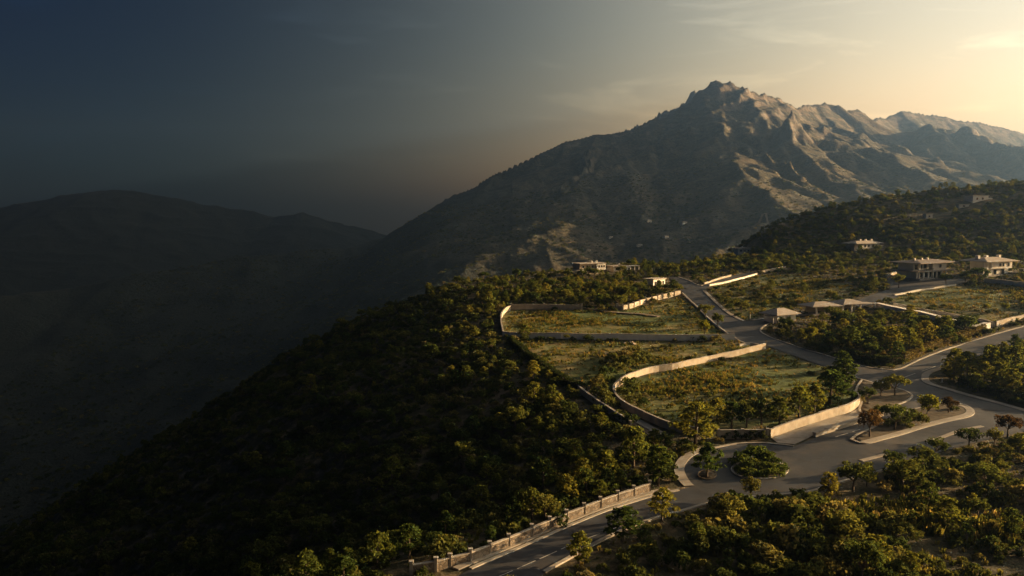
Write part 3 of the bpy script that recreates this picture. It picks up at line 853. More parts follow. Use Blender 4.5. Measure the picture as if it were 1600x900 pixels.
# ------------------------------------------------------------------ walls
WALL_LINES = []
def wall(label, pix, height, mat, thick=0.35, curved=True, posts=None, cat='wall', name='boundary_wall', coping=True, panels=0, stepped=False, post_h=0.35, post_w=0.32, group=None):
    q = line(pix, 2.5, curved)
    WALL_LINES.append(q[:, :2])
    root = empty(name, q[0]); off = Vector(q[0])
    def put(nm, mb, m, bevel=0.0):
        me = mb.mesh(nm, m, bevel=bevel)
        for v in me.vertices: v.co -= off
        return link_mesh(nm, me, root)
    if posts:
        w = P(posts)
        d = lambda p: int(np.argmin(np.hypot(q[:, 0] - p[0], q[:, 1] - p[1])))
        for p0, p1 in zip(w[:-1], w[1:]):
            seg = spline(np.array([p0[:2], p1[:2]]), 2.0)
            seg = np.column_stack([seg, ground_z(seg[:, 0], seg[:, 1])])
            top = np.full(len(seg), seg[:, 2].max() + height) if stepped else None
            put('wall_panel', sweep(MB(), seg, thick / 2, thick / 2, -0.6, height, top), mat)
            if coping:
                tp = (seg[:, 2] + height if top is None else top)
                sg = seg.copy(); sg[:, 2] = tp
                put('coping', sweep(MB(), sg, thick / 2 + 0.06, thick / 2 + 0.06, 0.003, 0.12), M['kerb'])
        for p in w:
            z = float(ground_z(p[0], p[1]))
            put('post', MB().box(p[0] - post_w, p[0] + post_w, p[1] - post_w, p[1] + post_w, z - 0.6, z + height + post_h), M['render'])
            c = put('post_cap', MB().box(p[0] - post_w - 0.08, p[0] + post_w + 0.08, p[1] - post_w - 0.08, p[1] + post_w + 0.08, z + height + post_h + 0.002, z + height + post_h + 0.2), M['kerb'])
    else:
        for i in range(0, len(q) - 1, 2):                             # cast panels about 5 m long with open joints
            s = q[i:i + 3].copy()
            if len(s) < 2: break
            a, b = s[1] - s[0], s[-2] - s[-1]
            s[0] += a * 0.03 / np.linalg.norm(a); s[-1] += b * 0.03 / np.linalg.norm(b)
            hh = height + rng.uniform(-0.06, 0.06)
            put('wall_panel', sweep(MB(), s, thick / 2, thick / 2, -0.8, hh), mat)
            if coping:
                s[:, 2] += hh
                put('coping', sweep(MB(), s, thick / 2 + 0.07, thick / 2 + 0.07, 0.003, 0.12 + rng.uniform(0, 0.04)), M['kerb'])
    tag(root, label, cat, group)
    return root

W1P = [(642.7, 899), (681, 893), (703, 887), (735, 879), (765, 867), (795, 855), (831, 839), (859, 827), (885, 816), (912.5, 805), (938, 795), (965, 785), (990, 776.5), (1015, 768)]
wall('rubble stone wall with square capped posts along the lower road', W1P, 1.4, M['stone'], 0.34, False, posts=W1P, post_h=0.45, post_w=0.22)
W4P = [(964.5, 484), (973, 484.5), (982, 483), (990, 480.5), (999, 477), (1009, 473.5), (1018.6, 471.5), (1027, 469), (1035, 467), (1044, 465), (1053, 463), (1064, 460.5)]
wall('stepped sunlit wall with many posts below the flat roofed lodge', W4P, 1.9, M['render'], 0.4, False, posts=W4P, stepped=True, post_h=0.5, post_w=0.36)
wall('long straight pale wall across the front of the upper plot', [(786, 525), (797, 528), (900, 530), (1000, 531), (1090, 532), (1148, 531)], 2.0, M['white'], 0.4)
wall('pale wall curling round the left end of the upper plot', [(786, 524), (783, 508), (784, 496), (790, 488), (798, 484.5)], 1.9, M['render'], 0.4)
wall('greyish straight wall along the back of the upper plot', [(799, 484), (850, 483.5), (908, 484)], 2.2, M['render'], 0.4, posts=[(799, 484), (850, 483.5), (909, 484.5)])
wall('long curved pale wall sweeping round the grassy plot', [(1196, 544.5), (1153, 555.5), (1113, 564), (1060, 575.5), (1020, 582), (990, 591), (970, 601), (959, 613), (963, 627), (978, 640), (1007, 655), (1047, 671.5), (1090, 681)],
     1.7, M['render'], 0.4)
wall('grey wall with clipped bushes above the turning circle', [(1122, 686), (1160, 685.5), (1199, 685)], 1.9, M['render'], 0.4, posts=[(1122, 686), (1160, 685.5), (1199, 685)], post_h=0.1, post_w=0.25)
wall('sunlit pale wall with tree shadows curling at its far end', [(1203, 685), (1208, 683), (1233, 673.5), (1271, 661), (1300, 651.5), (1326, 644), (1341, 634), (1341, 627), (1334, 622)], 1.9, M['render'], 0.4)
wall('low white wall beside the concrete ramp', [(1272, 683), (1300, 674), (1335, 663), (1378, 650)], 0.95, M['kerb'], 0.75)
wall('front wall of the right hand field with a sharp corner', [(1396, 479), (1417, 484), (1447, 490), (1487, 496.5), (1533, 505), (1554, 511)], 1.6, M['white'], 0.5)
wall('sunlit side wall of the right hand field beside its grass verge', [(1556, 511.5), (1600, 500), (1650, 489)], 2.1, M['render'], 0.45)
wall('broad topped pale retaining wall below the right hand field', [(1368, 480), (1418, 491), (1457, 499), (1496, 510), (1517, 517)], 2.0, M['white'], 2.6, coping=False, name='retaining_wall')
wall('short return of the broad topped retaining wall', [(1520, 518), (1543, 512)], 2.0, M['white'], 2.2, coping=False, name='retaining_wall')
wall('white retaining wall behind the right hand field', [(1538, 441), (1600, 448), (1660, 453)], 2.0, M['white'], 0.5, name='retaining_wall')
wall('low white wall along the villa drive', [(1397, 462), (1440, 454), (1493, 446)], 0.7, M['white'], 0.5)
wall('low white wall on the field side of the branch road', [(1108, 447), (1150, 438), (1183, 429)], 0.9, M['white'], 0.6)
wall('low sunlit wall on the far side of the branch road', [(1100, 444.5), (1120, 438), (1142, 432)], 0.9, M['render'], 0.6)
wall('low pale wall fragment among the shrubs beyond the branch road', [(1190, 427), (1227, 419.5)], 1.2, M['render'], 0.5)
wall('low pale wall curving beside the dirt track on the slope edge', [(903, 611), (925, 628), (945, 642), (965, 655), (986, 669)], 1.5, M['render'], 0.4)
wall('curved sunlit wall at the top of the villa drive', [(1386, 437), (1390, 432), (1402, 428.5), (1418, 426)], 1.2, M['render'], 0.5)
wall('broken white kerb wall along the left edge of the ridge road', [(1066, 459), (1085, 477), (1100, 492), (1116, 507), (1134, 521), (1150, 531)], 0.55, M['white'], 0.5)
wall('short pale wall beside the road opposite the hipped roof house', [(1155, 541), (1172, 539), (1185, 541)], 0.6, M['white'], 0.5)

# ------------------------------------------------------------------ buildings
def house(label, pix, rz=0.0, cat='house', name='house'):
    p = P([pix])[0]
    root = empty(name, (p[0], p[1], p[2] - 0.1), rz)
    tag(root, label, cat)
    HOUSES.append((p[0], p[1]))
    return root
HOUSES = []
def part(root, nm, mat, *boxes, bevel=0.0):
    mb = MB()
    for b in boxes: mb.box(*b)
    return mb.build(nm, mat, root, bevel=bevel)
def window(root, x0, x1, y, z0, z1, frame=M['white'], deep=0.12):
    """window on a wall facing -y at plane y"""
    f = MB()
    t = 0.14
    f.box(x0 - t, x0, y - deep, y + 0.1, z0 - t, z1 + t); f.box(x1, x1 + t, y - deep, y + 0.1, z0 - t, z1 + t)
    f.box(x0, x1, y - deep, y + 0.1, z1, z1 + t); f.box(x0, x1, y - deep, y + 0.1, z0 - t, z0)
    w = f.build('window', frame, root)
    MB().box(x0, x1, y - 0.03, y + 0.06, z0, z1).build('pane', M['glass'], w)
    return w
def window_x(root, x, y0, y1, z0, z1, frame=M['white'], deep=0.12):
    f = MB(); t = 0.14
    f.box(x - 0.1, x + deep, y0 - t, y0, z0 - t, z1 + t); f.box(x - 0.1, x + deep, y1, y1 + t, z0 - t, z1 + t)
    f.box(x - 0.1, x + deep, y0, y1, z1, z1 + t); f.box(x - 0.1, x + deep, y0, y1, z0 - t, z0)
    w = f.build('window', frame, root)
    MB().box(x - 0.06, x + 0.03, y0, y1, z0, z1).build('pane', M['glass'], w)
    return w
def hip_roof(root, mat, *a, **k):
    return MB().hip(*a, **k).build('roof', mat, root)

# two storey villa with wide eaves
r = house('two storey villa with wide brown hipped roof and pale first floor', (1460, 435), 0.52)
part(r, 'plinth', M['concrete'], (-13, 15, -1, 15, -2.5, 0.25))
part(r, 'ground_floor', M['white'], (-10, 11, 3.2, 14, 0.25, 3.7))
for x in (-11.6, -8, -4.2, -0.4, 2.6, 6.5, 10.2):
    part(r, 'column', M['white'], (x - 0.28, x + 0.28, 0.4, 0.96, 0.25, 3.72))
part(r, 'canopy', M['concrete'], (-15, 18.5, -0.6, 14.4, 3.73, 4.2))
up = part(r, 'first_floor', M['white'], (0.2, 11.0, 0.9, 13, 4.21, 7.9), (-10.9, 0.19, 4.2, 13, 4.21, 7.9))
window(r, 4.7, 6.7, 0.9, 5.3, 7.1)
for x0 in (-10.2, -6.6, -3.0): window(r, x0, x0 + 2.5, 4.2, 4.5, 7.2)
for x in (-10.7, -4.2, -0.05): part(r, 'column', M['white'], (x - 0.22, x + 0.22, 0.9, 1.34, 4.21, 7.9))
b_ = part(r, 'balcony_rail', M['dark'], (-10.9, 0.15, 0.75, 0.83, 5.15, 5.25), (-10.9, 0.15, 0.75, 0.83, 4.25, 4.33))
for x in np.arange(-10.8, 0.1, 0.9): part(r, 'baluster', M['dark'], (x, x + 0.06, 0.76, 0.82, 4.33, 5.15))
for x0, x1 in ((-7.4, -4.8), (-3.4, -0.9), (0.6, 2.2), (3.2, 6.0), (7.0, 9.7)): window(r, x0, x1, 3.2, 0.5, 3.1)
hip_roof(r, M['roof'], -14.5, 16.5, -2.2, 16, 8.15, 9.3, inset=7.5)
for x in (-8, -2.2, 2.5): part(r, 'chimney', M['white'], (x - 0.45, x + 0.45, 5.5, 6.4, 9.0, 10.2))

r = house('pale two storey villa with hipped roof half hidden by trees', (1562, 430), 0.42)
part(r, 'plinth', M['concrete'], (-12, 13, -1.5, 13, -2.5, 0.2))
part(r, 'ground_floor', M['white'], (-6, 8.5, 1.6, 12, 0.2, 3.5))
part(r, 'first_floor', M['white'], (-6.3, 9, 0, 12, 3.52, 7.0))
part(r, 'terrace_slab', M['concrete'], (8.6, 15, -1, 9, 1.0, 1.35))
hip_roof(r, M['pale_roof'], -13, 11.5, -2.4, 14, 7.3, 9.0, inset=7.0)
for x in (-9, -3, 6.5): part(r, 'chimney', M['white'], (x - 0.8, x + 0.8, 5, 6.6, 8.2, 10.0))
for x0, x1 in ((-0.8, 0.6), (1.6, 3.0), (5.6, 7.0)): window(r, x0, x1, 0, 4.5, 6.2)
window(r, -2.8, -0.4, 1.6, 0.5, 2.9); window(r, 3.0, 5.4, 1.6, 0.5, 2.9)
for x in (-11.8, -9): part(r, 'column', M['white'], (x - 0.3, x + 0.3, 0, 0.6, 0.1, 7.1))

# small hipped roof house by the junction
r = house('small hipped roof house by the road junction with pink sunlit side', (1228, 504), 0.5)
part(r, 'plinth', M['render'], (-3.0, 5.5, -2.2, 7, -2.2, 0.1))
part(r, 'wall', M['white'], (-4.6, 5.2, 0, 7, 0.1, 3.2))
window(r, -3.4, -1.9, 0, 0.9, 2.5); window(r, 0.4, 2.2, 0, 0.9, 2.5); window_x(r, 5.2, 2.0, 4.4, 0.9, 2.5)
part(r, 'porch_post', M['white'], (-6.6, -6.3, 0.2, 0.5, 0.0, 2.7))
part(r, 'porch_roof', M['concrete'], (-7.2, -4.63, -0.4, 4, 2.72, 3.0))
hip_roof(r, M['pale_roof'], -6.2, 6.9, -1.4, 8.4, 3.45, 5.4, inset=4.6)

# open pavilion with two low hipped roofs
r = house('long open pavilion with two low grey roofs on square columns', (1312, 489), 0.32, 'pavilion', 'pavilion')
part(r, 'floor', M['concrete'], (-13.5, 13, -1, 8, -1.5, 0.15))
part(r, 'back_wall', M['render'], (-11.5, 11, 6.2, 6.7, 0.15, 3.1))
for x in (-11.2, -7.0, -2.6, 1.6, 6.0, 10.4): part(r, 'column', M['white'], (x - 0.3, x + 0.3, 0, 0.6, 0.15, 3.1))
MB().hip(-14.5, 0.5, -1.8, 8.5, 3.3, 4.7, inset=4.9).build('roof', M['pale_roof'], r)
MB().hip(0.6, 13.0, -1.4, 9, 3.7, 5.2, inset=4.6).build('roof', M['pale_roof'], r)
part(r, 'canopy', M['concrete'], (13.05, 18.5, 0, 6, 3.2, 3.45))
part(r, 'canopy_post', M['white'], (17.8, 18.1, 0.3, 0.6, 0, 3.2))

# white modern house on the ridge edge
r = house('white flat roofed house on stilts at the ridge edge', (925, 428.5), 0.45)
part(r, 'first_floor', M['render'], (-7.8, 3.0, 0.8, 9, 2.7, 5.9))
part(r, 'white_block', M['white'], (3.02, 9.0, -0.4, 9, 2.6, 6.1))
for x0 in (4.0, 5.7, 7.3): window(r, x0, x0 + 1.1, -0.4, 4.0, 5.2)
for x0 in (-6.2, -3.6, 0.2): window(r, x0, x0 + 1.5, 0.8, 3.6, 5.2)
for x in (-7.5, -6.0, -3.4): part(r, 'stilt', M['white'], (x - 0.2, x + 0.2, 0.9, 1.3, -1.5, 2.68))
part(r, 'lower_wall', M['render'], (-2.5, 9, 2.2, 9, -1.5, 2.58))
part(r, 'terrace_slab', M['white'], (-10.2, -3.0, -1.8, 6, 2.3, 2.66))
part(r, 'roof', M['pale_roof'], (-8.5, 9.4, -0.9, 9.6, 6.12, 6.5))
part(r, 'chimney', M['white'], (2.0, 2.8, 4, 4.8, 6.5, 7.6)); part(r, 'chimney', M['white'], (5.4, 6.1, 4, 4.8, 6.5, 7.8))

r = house('grey low house with flat roof slabs beside the white stilted house', (974, 424), 0.42)
part(r, 'wall', M['render'], (-6.6, 2.4, 0.5, 8, -1.5, 3.2))
part(r, 'white_block', M['white'], (2.42, 5.4, 0, 8, -1.5, 3.0))
for x0 in (-5.2, -2.2, 0.6): window(r, x0, x0 + 1.3, 0.5, 0.9, 2.4)
window(r, 3.3, 4.6, 0, 0.8, 2.3)
part(r, 'roof', M['pale_roof'], (-7.4, 3.2, -0.4, 8.6, 3.22, 3.55))
part(r, 'canopy', M['white'], (4.4, 11.5, -0.4, 5, 3.05, 3.3))
for x in (8.0, 11.0): part(r, 'column', M['white'], (x - 0.15, x + 0.15, 0, 0.3, -1, 3.04))
part(r, 'chimney', M['white'], (-0.6, 0.2, 4, 4.8, 3.55, 4.6))

r = house('flat roofed lodge with sunlit front beside the ridge road', (1030, 446), 0.75)
part(r, 'wall', M['white'], (-5, 5, 0, 6, -1, 3.3))
for x0 in (-3.8, -1.6, 0.6, 2.8): window(r, x0, x0 + 1.1, 0, 0.4, 2.3)
window_x(r, 5, 1.6, 3.2, 0.6, 2.3)
part(r, 'roof', M['pale_roof'], (-5.6, 5.6, -0.6, 6.6, 3.32, 3.75))
part(r, 'step', M['concrete'], (-1.2, 1.2, -1.4, -0.01, -0.8, 0.1))

r = house('pale bungalow with low hipped roof at the foot of the wooded hill', (1360, 388), 0.48)
part(r, 'wall', M['white'], (-7.5, 8.5, 0, 9, -1.5, 3.3))
part(r, 'wing', M['render'], (-13.5, -7.52, 1.2, 8, -1.5, 2.9))
for x0 in (-6, -2.5, 1.5, 5): window(r, x0, x0 + 1.7, 0, 0.8, 2.5)
hip_roof(r, M['pale_roof'], -15, 11, -1.6, 10.4, 3.55, 5.0, inset=5.2)
part(r, 'terrace_slab', M['white'], (8.52, 16, -1.5, 5, 0.2, 1.8))
for x in (-4.5, 0.6, 6.0): part(r, 'chimney', M['white'], (x - 0.5, x + 0.5, 4, 5, 4.6, 6.0))

r = house('small far bungalow with flat roofs where the wooded hill ends', (1167, 394.5), 0.2)
part(r, 'wall', M['white'], (-7, 3, 0, 7, -1.5, 3.0))
part(r, 'wing', M['white'], (3.02, 9, 1, 7, -1.5, 2.5))
for x0 in (-5.6, -2.6, 0.4): window(r, x0, x0 + 1.6, 0, 0.7, 2.2)
part(r, 'roof', M['pale_roof'], (-10, 3.8, -0.8, 7.6, 3.02, 3.4)); part(r, 'roof', M['white'], (3.82, 10.5, 0.2, 7.4, 2.52, 2.8))
part(r, 'chimney', M['white'], (-2.6, -1.7, 3, 3.9, 3.4, 4.6))

r = house('white house high on the wooded hill under the skyline', (1533, 314), 0.3)
part(r, 'wall', M['white'], (-8, 7, 0, 8, -2, 4.2))
part(r, 'wing', M['white'], (7.02, 12.5, 1.5, 7, -2, 2.6))
window(r, -5, -3, 0, 1, 2.8); window(r, 0.5, 2.5, 0, 1, 2.8)
part(r, 'roof', M['pale_roof'], (-8.5, 7.5, -0.5, 8.5, 4.22, 4.6))
r = house('tiny white hut alone halfway up the wooded hill', (1452, 341), 0.2)
part(r, 'wall', M['white'], (-2.6, 2.6, 0, 4, -1.5, 3.2)); window(r, -0.8, 0.8, 0, 0.8, 2.2)
part(r, 'roof', M['pale_roof'], (-3, 3, -0.4, 4.4, 3.22, 3.55))
r = house('low white hut right of the wooded hill centre below the white house', (1506, 324), 0.1)
part(r, 'wall', M['white'], (-4, 4, 0, 4, -1.5, 2.2)); window(r, -1, 1, 0, 0.6, 1.6)
part(r, 'roof', M['white'], (-4.3, 4.3, -0.3, 4.3, 2.22, 2.5))

for i, (px, py, sc) in enumerate([(1000, 385, 1.0), (955, 372, .9), (1042, 372, 1.1), (920, 392, .8), (1070, 350, 1.2), (1015, 347, 1.2)]):
    r = house('far pale house alone on the lower mountain slope', (px, py), 0.3 + 0.2 * (i % 3), name='far_house')
    r['group'] = 'far houses on the mountain slope'; r.scale = (sc, sc, sc)
    HOUSES.pop()
    part(r, 'wall', M['white'], (-6, 6, 0, 7, -3, 4))
    window(r, -3.5, -1.5, 0, 1, 2.8); window(r, 1.5, 3.5, 0, 1, 2.8)
    hip_roof(r, M['pale_roof'], -6.8, 6.8, -0.8, 7.8, 4.3, 5.8)

# marker posts, boulder
def post(label, pix, h, mat, name='marker_post'):
    p = P([pix])[0]; root = empty(name, p)
    MB().tube([(0, 0, -0.3), (0, 0, h)], [0.16, 0.14], 8).build('shaft', mat, root)
    MB().box(-0.3, 0.3, -0.3, 0.3, -0.3, 0.18).build('base', M['concrete'], root)
    MB().tube([(0, 0, h + 0.002), (0, 0, h + 0.12), (0, 0, h + 0.25)], [0.22, 0.2, 0.05], 8).build('cap', M['white'], root)
    tag(root, label, 'post')
post('faded red marker post beside the junction kerb', (1326, 593), 1.5, M['red'])
post('slim white post on the grass verge near the hipped roof house', (1172, 499), 1.7, M['white'])
post('short white stone post on the corner pavement verge', (1472, 598), 1.0, M['white'])

# ------------------------------------------------------------------ plant meshes
def leaf_quads(centres, dirs, size, seed, aspect=0.6):
    g = np.random.default_rng(seed)
    n = len(centres)
    nrm = dirs * 0.8 + g.normal(size=(n, 3)) * 0.7
    nrm /= np.linalg.norm(nrm, axis=1)[:, None] + 1e-9
    a = np.cross(nrm, g.normal(size=(n, 3))); a /= np.linalg.norm(a, axis=1)[:, None] + 1e-9
    b = np.cross(nrm, a)
    s = (size * g.uniform(0.6, 1.35, n))[:, None]
    a, b = a * s, b * s * aspect
    v = np.stack([centres - a, centres - b * 0.9 + nrm * s * 0.15, centres + a, centres + b * 0.9 + nrm * s * 0.15], 1).reshape(-1, 3)
    q = np.arange(n * 4).reshape(-1, 4)
    return v, q

def clumps_to_leaves(cl, per, size, seed, flat=0.75, up=0.35):
    g = np.random.default_rng(seed)
    C, D = [], []
    for (x, y, z, r) in cl:
        k = max(6, int(per * g.uniform(0.75, 1.25)))
        d = g.normal(size=(k, 3)); d[:, 2] = d[:, 2] * 0.9 + up
        d /= np.linalg.norm(d, axis=1)[:, None]
        rad = r * g.uniform(0.45, 1.05, (k, 1)) ** 0.6
        C.append(np.array([x, y, z]) + d * rad * np.array([1, 1, flat])); D.append(d)
    return leaf_quads(np.vstack(C), np.vstack(D), size, seed + 1)

def pine_parts(seed, mat):
    g = np.random.default_rng(seed)
    lean = g.uniform(-0.25, 0.25, 2)
    mb = MB()
    tp = [(0, 0, -0.5), (0.02, 0, 0.8), (lean[0] * 0.4, lean[1] * 0.4, 2.4), (lean[0] * 0.8, lean[1] * 0.8, 4.2), (lean[0], lean[1], 5.5)]
    mb.tube(tp, [0.20, 0.16, 0.12, 0.08, 0.03], 6)
    cl = []
    n = 25
    for i in range(n):
        z = 1.7 + 4.1 * (i + g.uniform(0, 1)) / n
        R = np.interp(z, [1.6, 2.4, 3.4, 4.6, 5.5, 6.0], [1.3, 2.0, 1.9, 1.35, 0.75, 0.2])
        a = i * 2.39996 + g.uniform(-0.5, 0.5); rr = R * g.uniform(0.35, 1.0)
        cx, cy = lean[0] * z / 5.5 + rr * math.cos(a), lean[1] * z / 5.5 + rr * math.sin(a)
        cl.append((cx, cy, z, g.uniform(0.45, 0.8)))
        if i % 2 == 0:
            mb.tube([(lean[0] * z / 5.5, lean[1] * z / 5.5, z - 0.5), (cx, cy, z - 0.05)], [0.05, 0.02], 4)
    v, q = clumps_to_leaves(cl, 36, 0.26, seed, 0.62, 0.5)
    return mb.mesh('trunk', M['bark']), raw_mesh('crown', v, q, mat)

def broad_parts(seed, mat, wide=1.0):
    g = np.random.default_rng(seed)
    mb = MB()
    mb.tube([(0, 0, -0.5), (0.03, 0.02, 0.9), (0.1, -0.06, 1.9)], [0.2, 0.15, 0.11], 6)
    cl = []
    for i in range(30):
        d = g.normal(size=3); d /= np.linalg.norm(d)
        if d[2] < -0.55: d[2] *= -0.4
        rr = g.uniform(0.55, 1.0)
        c = np.array([0, 0, 3.2]) + d * rr * np.array([2.0 * wide, 2.0 * wide, 1.75])
        cl.append((*c, g.uniform(0.5, 0.85)))
        if i % 3 == 0: mb.tube([(0.1, -0.06, 1.7), tuple(np.array([0.1, -0.06, 1.7]) * 0.4 + c * 0.6 + np.array([0, 0, 0.1])), tuple(c)], [0.08, 0.05, 0.02], 4)
    v, q = clumps_to_leaves(cl, 32, 0.24, seed, 0.8, 0.25)
    return mb.mesh('trunk', M['bark']), raw_mesh('crown', v, q, mat)

def shrub_mesh(seed, mat, n=12, per=26, size=0.15):
    g = np.random.default_rng(seed)
    cl = []
    for i in range(n):
        a = g.uniform(0, 2 * np.pi); rr = math.sqrt(g.uniform(0, 1)) * 0.95
        cl.append((rr * math.cos(a), rr * math.sin(a), 0.18 + (1 - rr * rr) * g.uniform(0.35, 0.85), g.uniform(0.28, 0.46)))
    v, q = clumps_to_leaves(cl, per, size, seed, 0.8, 0.45)
    v[:, 2] = np.maximum(v[:, 2], -0.1)
    return raw_mesh('shrub', v, q, mat)

def tuft_mesh(seed):
    g = np.random.default_rng(seed)
    V, Q = [], []
    for i in range(12):
        a = g.uniform(0, 6.28); r = g.uniform(0, 0.35); b = g.uniform(0, 6.28)
        x, y = r * math.cos(a), r * math.sin(a); h = g.uniform(0.3, 0.75); w = 0.09
        dx, dy = math.cos(b) * w, math.sin(b) * w
        lx, ly = g.normal(0, 0.16, 2)
        k = len(V)
        V += [(x - dx, y - dy, -0.05), (x + dx, y + dy, -0.05), (x + dx * 0.5 + lx, y + dy * 0.5 + ly, h), (x - dx * 0.5 + lx, y - dy * 0.5 + ly, h)]
        Q.append((k, k + 1, k + 2, k + 3))
    return raw_mesh('tuft', V, Q, M['grass'])

PINES = [pine_parts(100 + i, M['pine']) for i in range(6)]
BROADS = [broad_parts(200 + i, M['leaf'], 1.0 + 0.15 * (i % 3)) for i in range(5)]
RUSSETS = [broad_parts(300 + i, M['russet'], 1.1) for i in range(2)]
GOLDS = [broad_parts(320 + i, M['gold'], 0.95) for i in range(2)]
SHRUBS = [shrub_mesh(400 + i, M['shrub']) for i in range(7)]
GREENS = [shrub_mesh(430 + i, M['green_shrub']) for i in range(4)]
BUSHES = [shrub_mesh(450 + i, M['hedge'], 14, 34, 0.13) for i in range(2)]
TUFTS = [tuft_mesh(500 + i) for i in range(4)]

# ------------------------------------------------------------------ where plants may stand
EXC_X0, EXC_Y0 = -60, 90
ex, ey = np.meshgrid(np.arange(EXC_X0, 430), np.arange(EXC_Y0, 560))
exc = np.zeros(ex.shape, bool)
for poly in list(ROADS.values()) + [ramp_poly, dirt_poly] + ISL: exc |= in_poly(ex, ey, poly)
def grow(m, k=1):
    for _ in range(k):
        r = m.copy(); r[1:] |= m[:-1]; r[:-1] |= m[1:]; r[:, 1:] |= m[:, :-1]; r[:, :-1] |= m[:, 1:]; m = r
    return m
exc = grow(exc, 2)
wl_mask = np.zeros(ex.shape, bool)
for q in WALL_LINES:
    i, j = (q[:, 1] - EXC_Y0).round().astype(int), (q[:, 0] - EXC_X0).round().astype(int)
    ok = (i >= 0) & (i < ex.shape[0]) & (j >= 0) & (j < ex.shape[1])
    wl_mask[i[ok], j[ok]] = True
exc |= grow(wl_mask, 2)
exc_wide = grow(exc, 6)
fld = np.zeros(ex.shape, bool)
for k, p in FIELDS.items():
    if k != 'bank': fld |= in_poly(ex, ey, p)
def lookup(mask, x, y, default=False):
    i, j = np.round(np.asarray(y) - EXC_Y0).astype(int), np.round(np.asarray(x) - EXC_X0).astype(int)
    ok = (i >= 0) & (i < mask.shape[0]) & (j >= 0) & (j < mask.shape[1])
    r = np.full(np.shape(i), default)
    r[ok] = mask[i[ok], j[ok]]
    return r

PLANTS = []          # kind, x, y, z, height, rotation, label, group
def plant(kind, pix, hpx, label, group=None):
    p = P([pix])[0]
    PLANTS.append([kind, p[0], p[1], p[2], hpx * p[1] / F * 1.02, rng.uniform(0, 6.28), label, group])

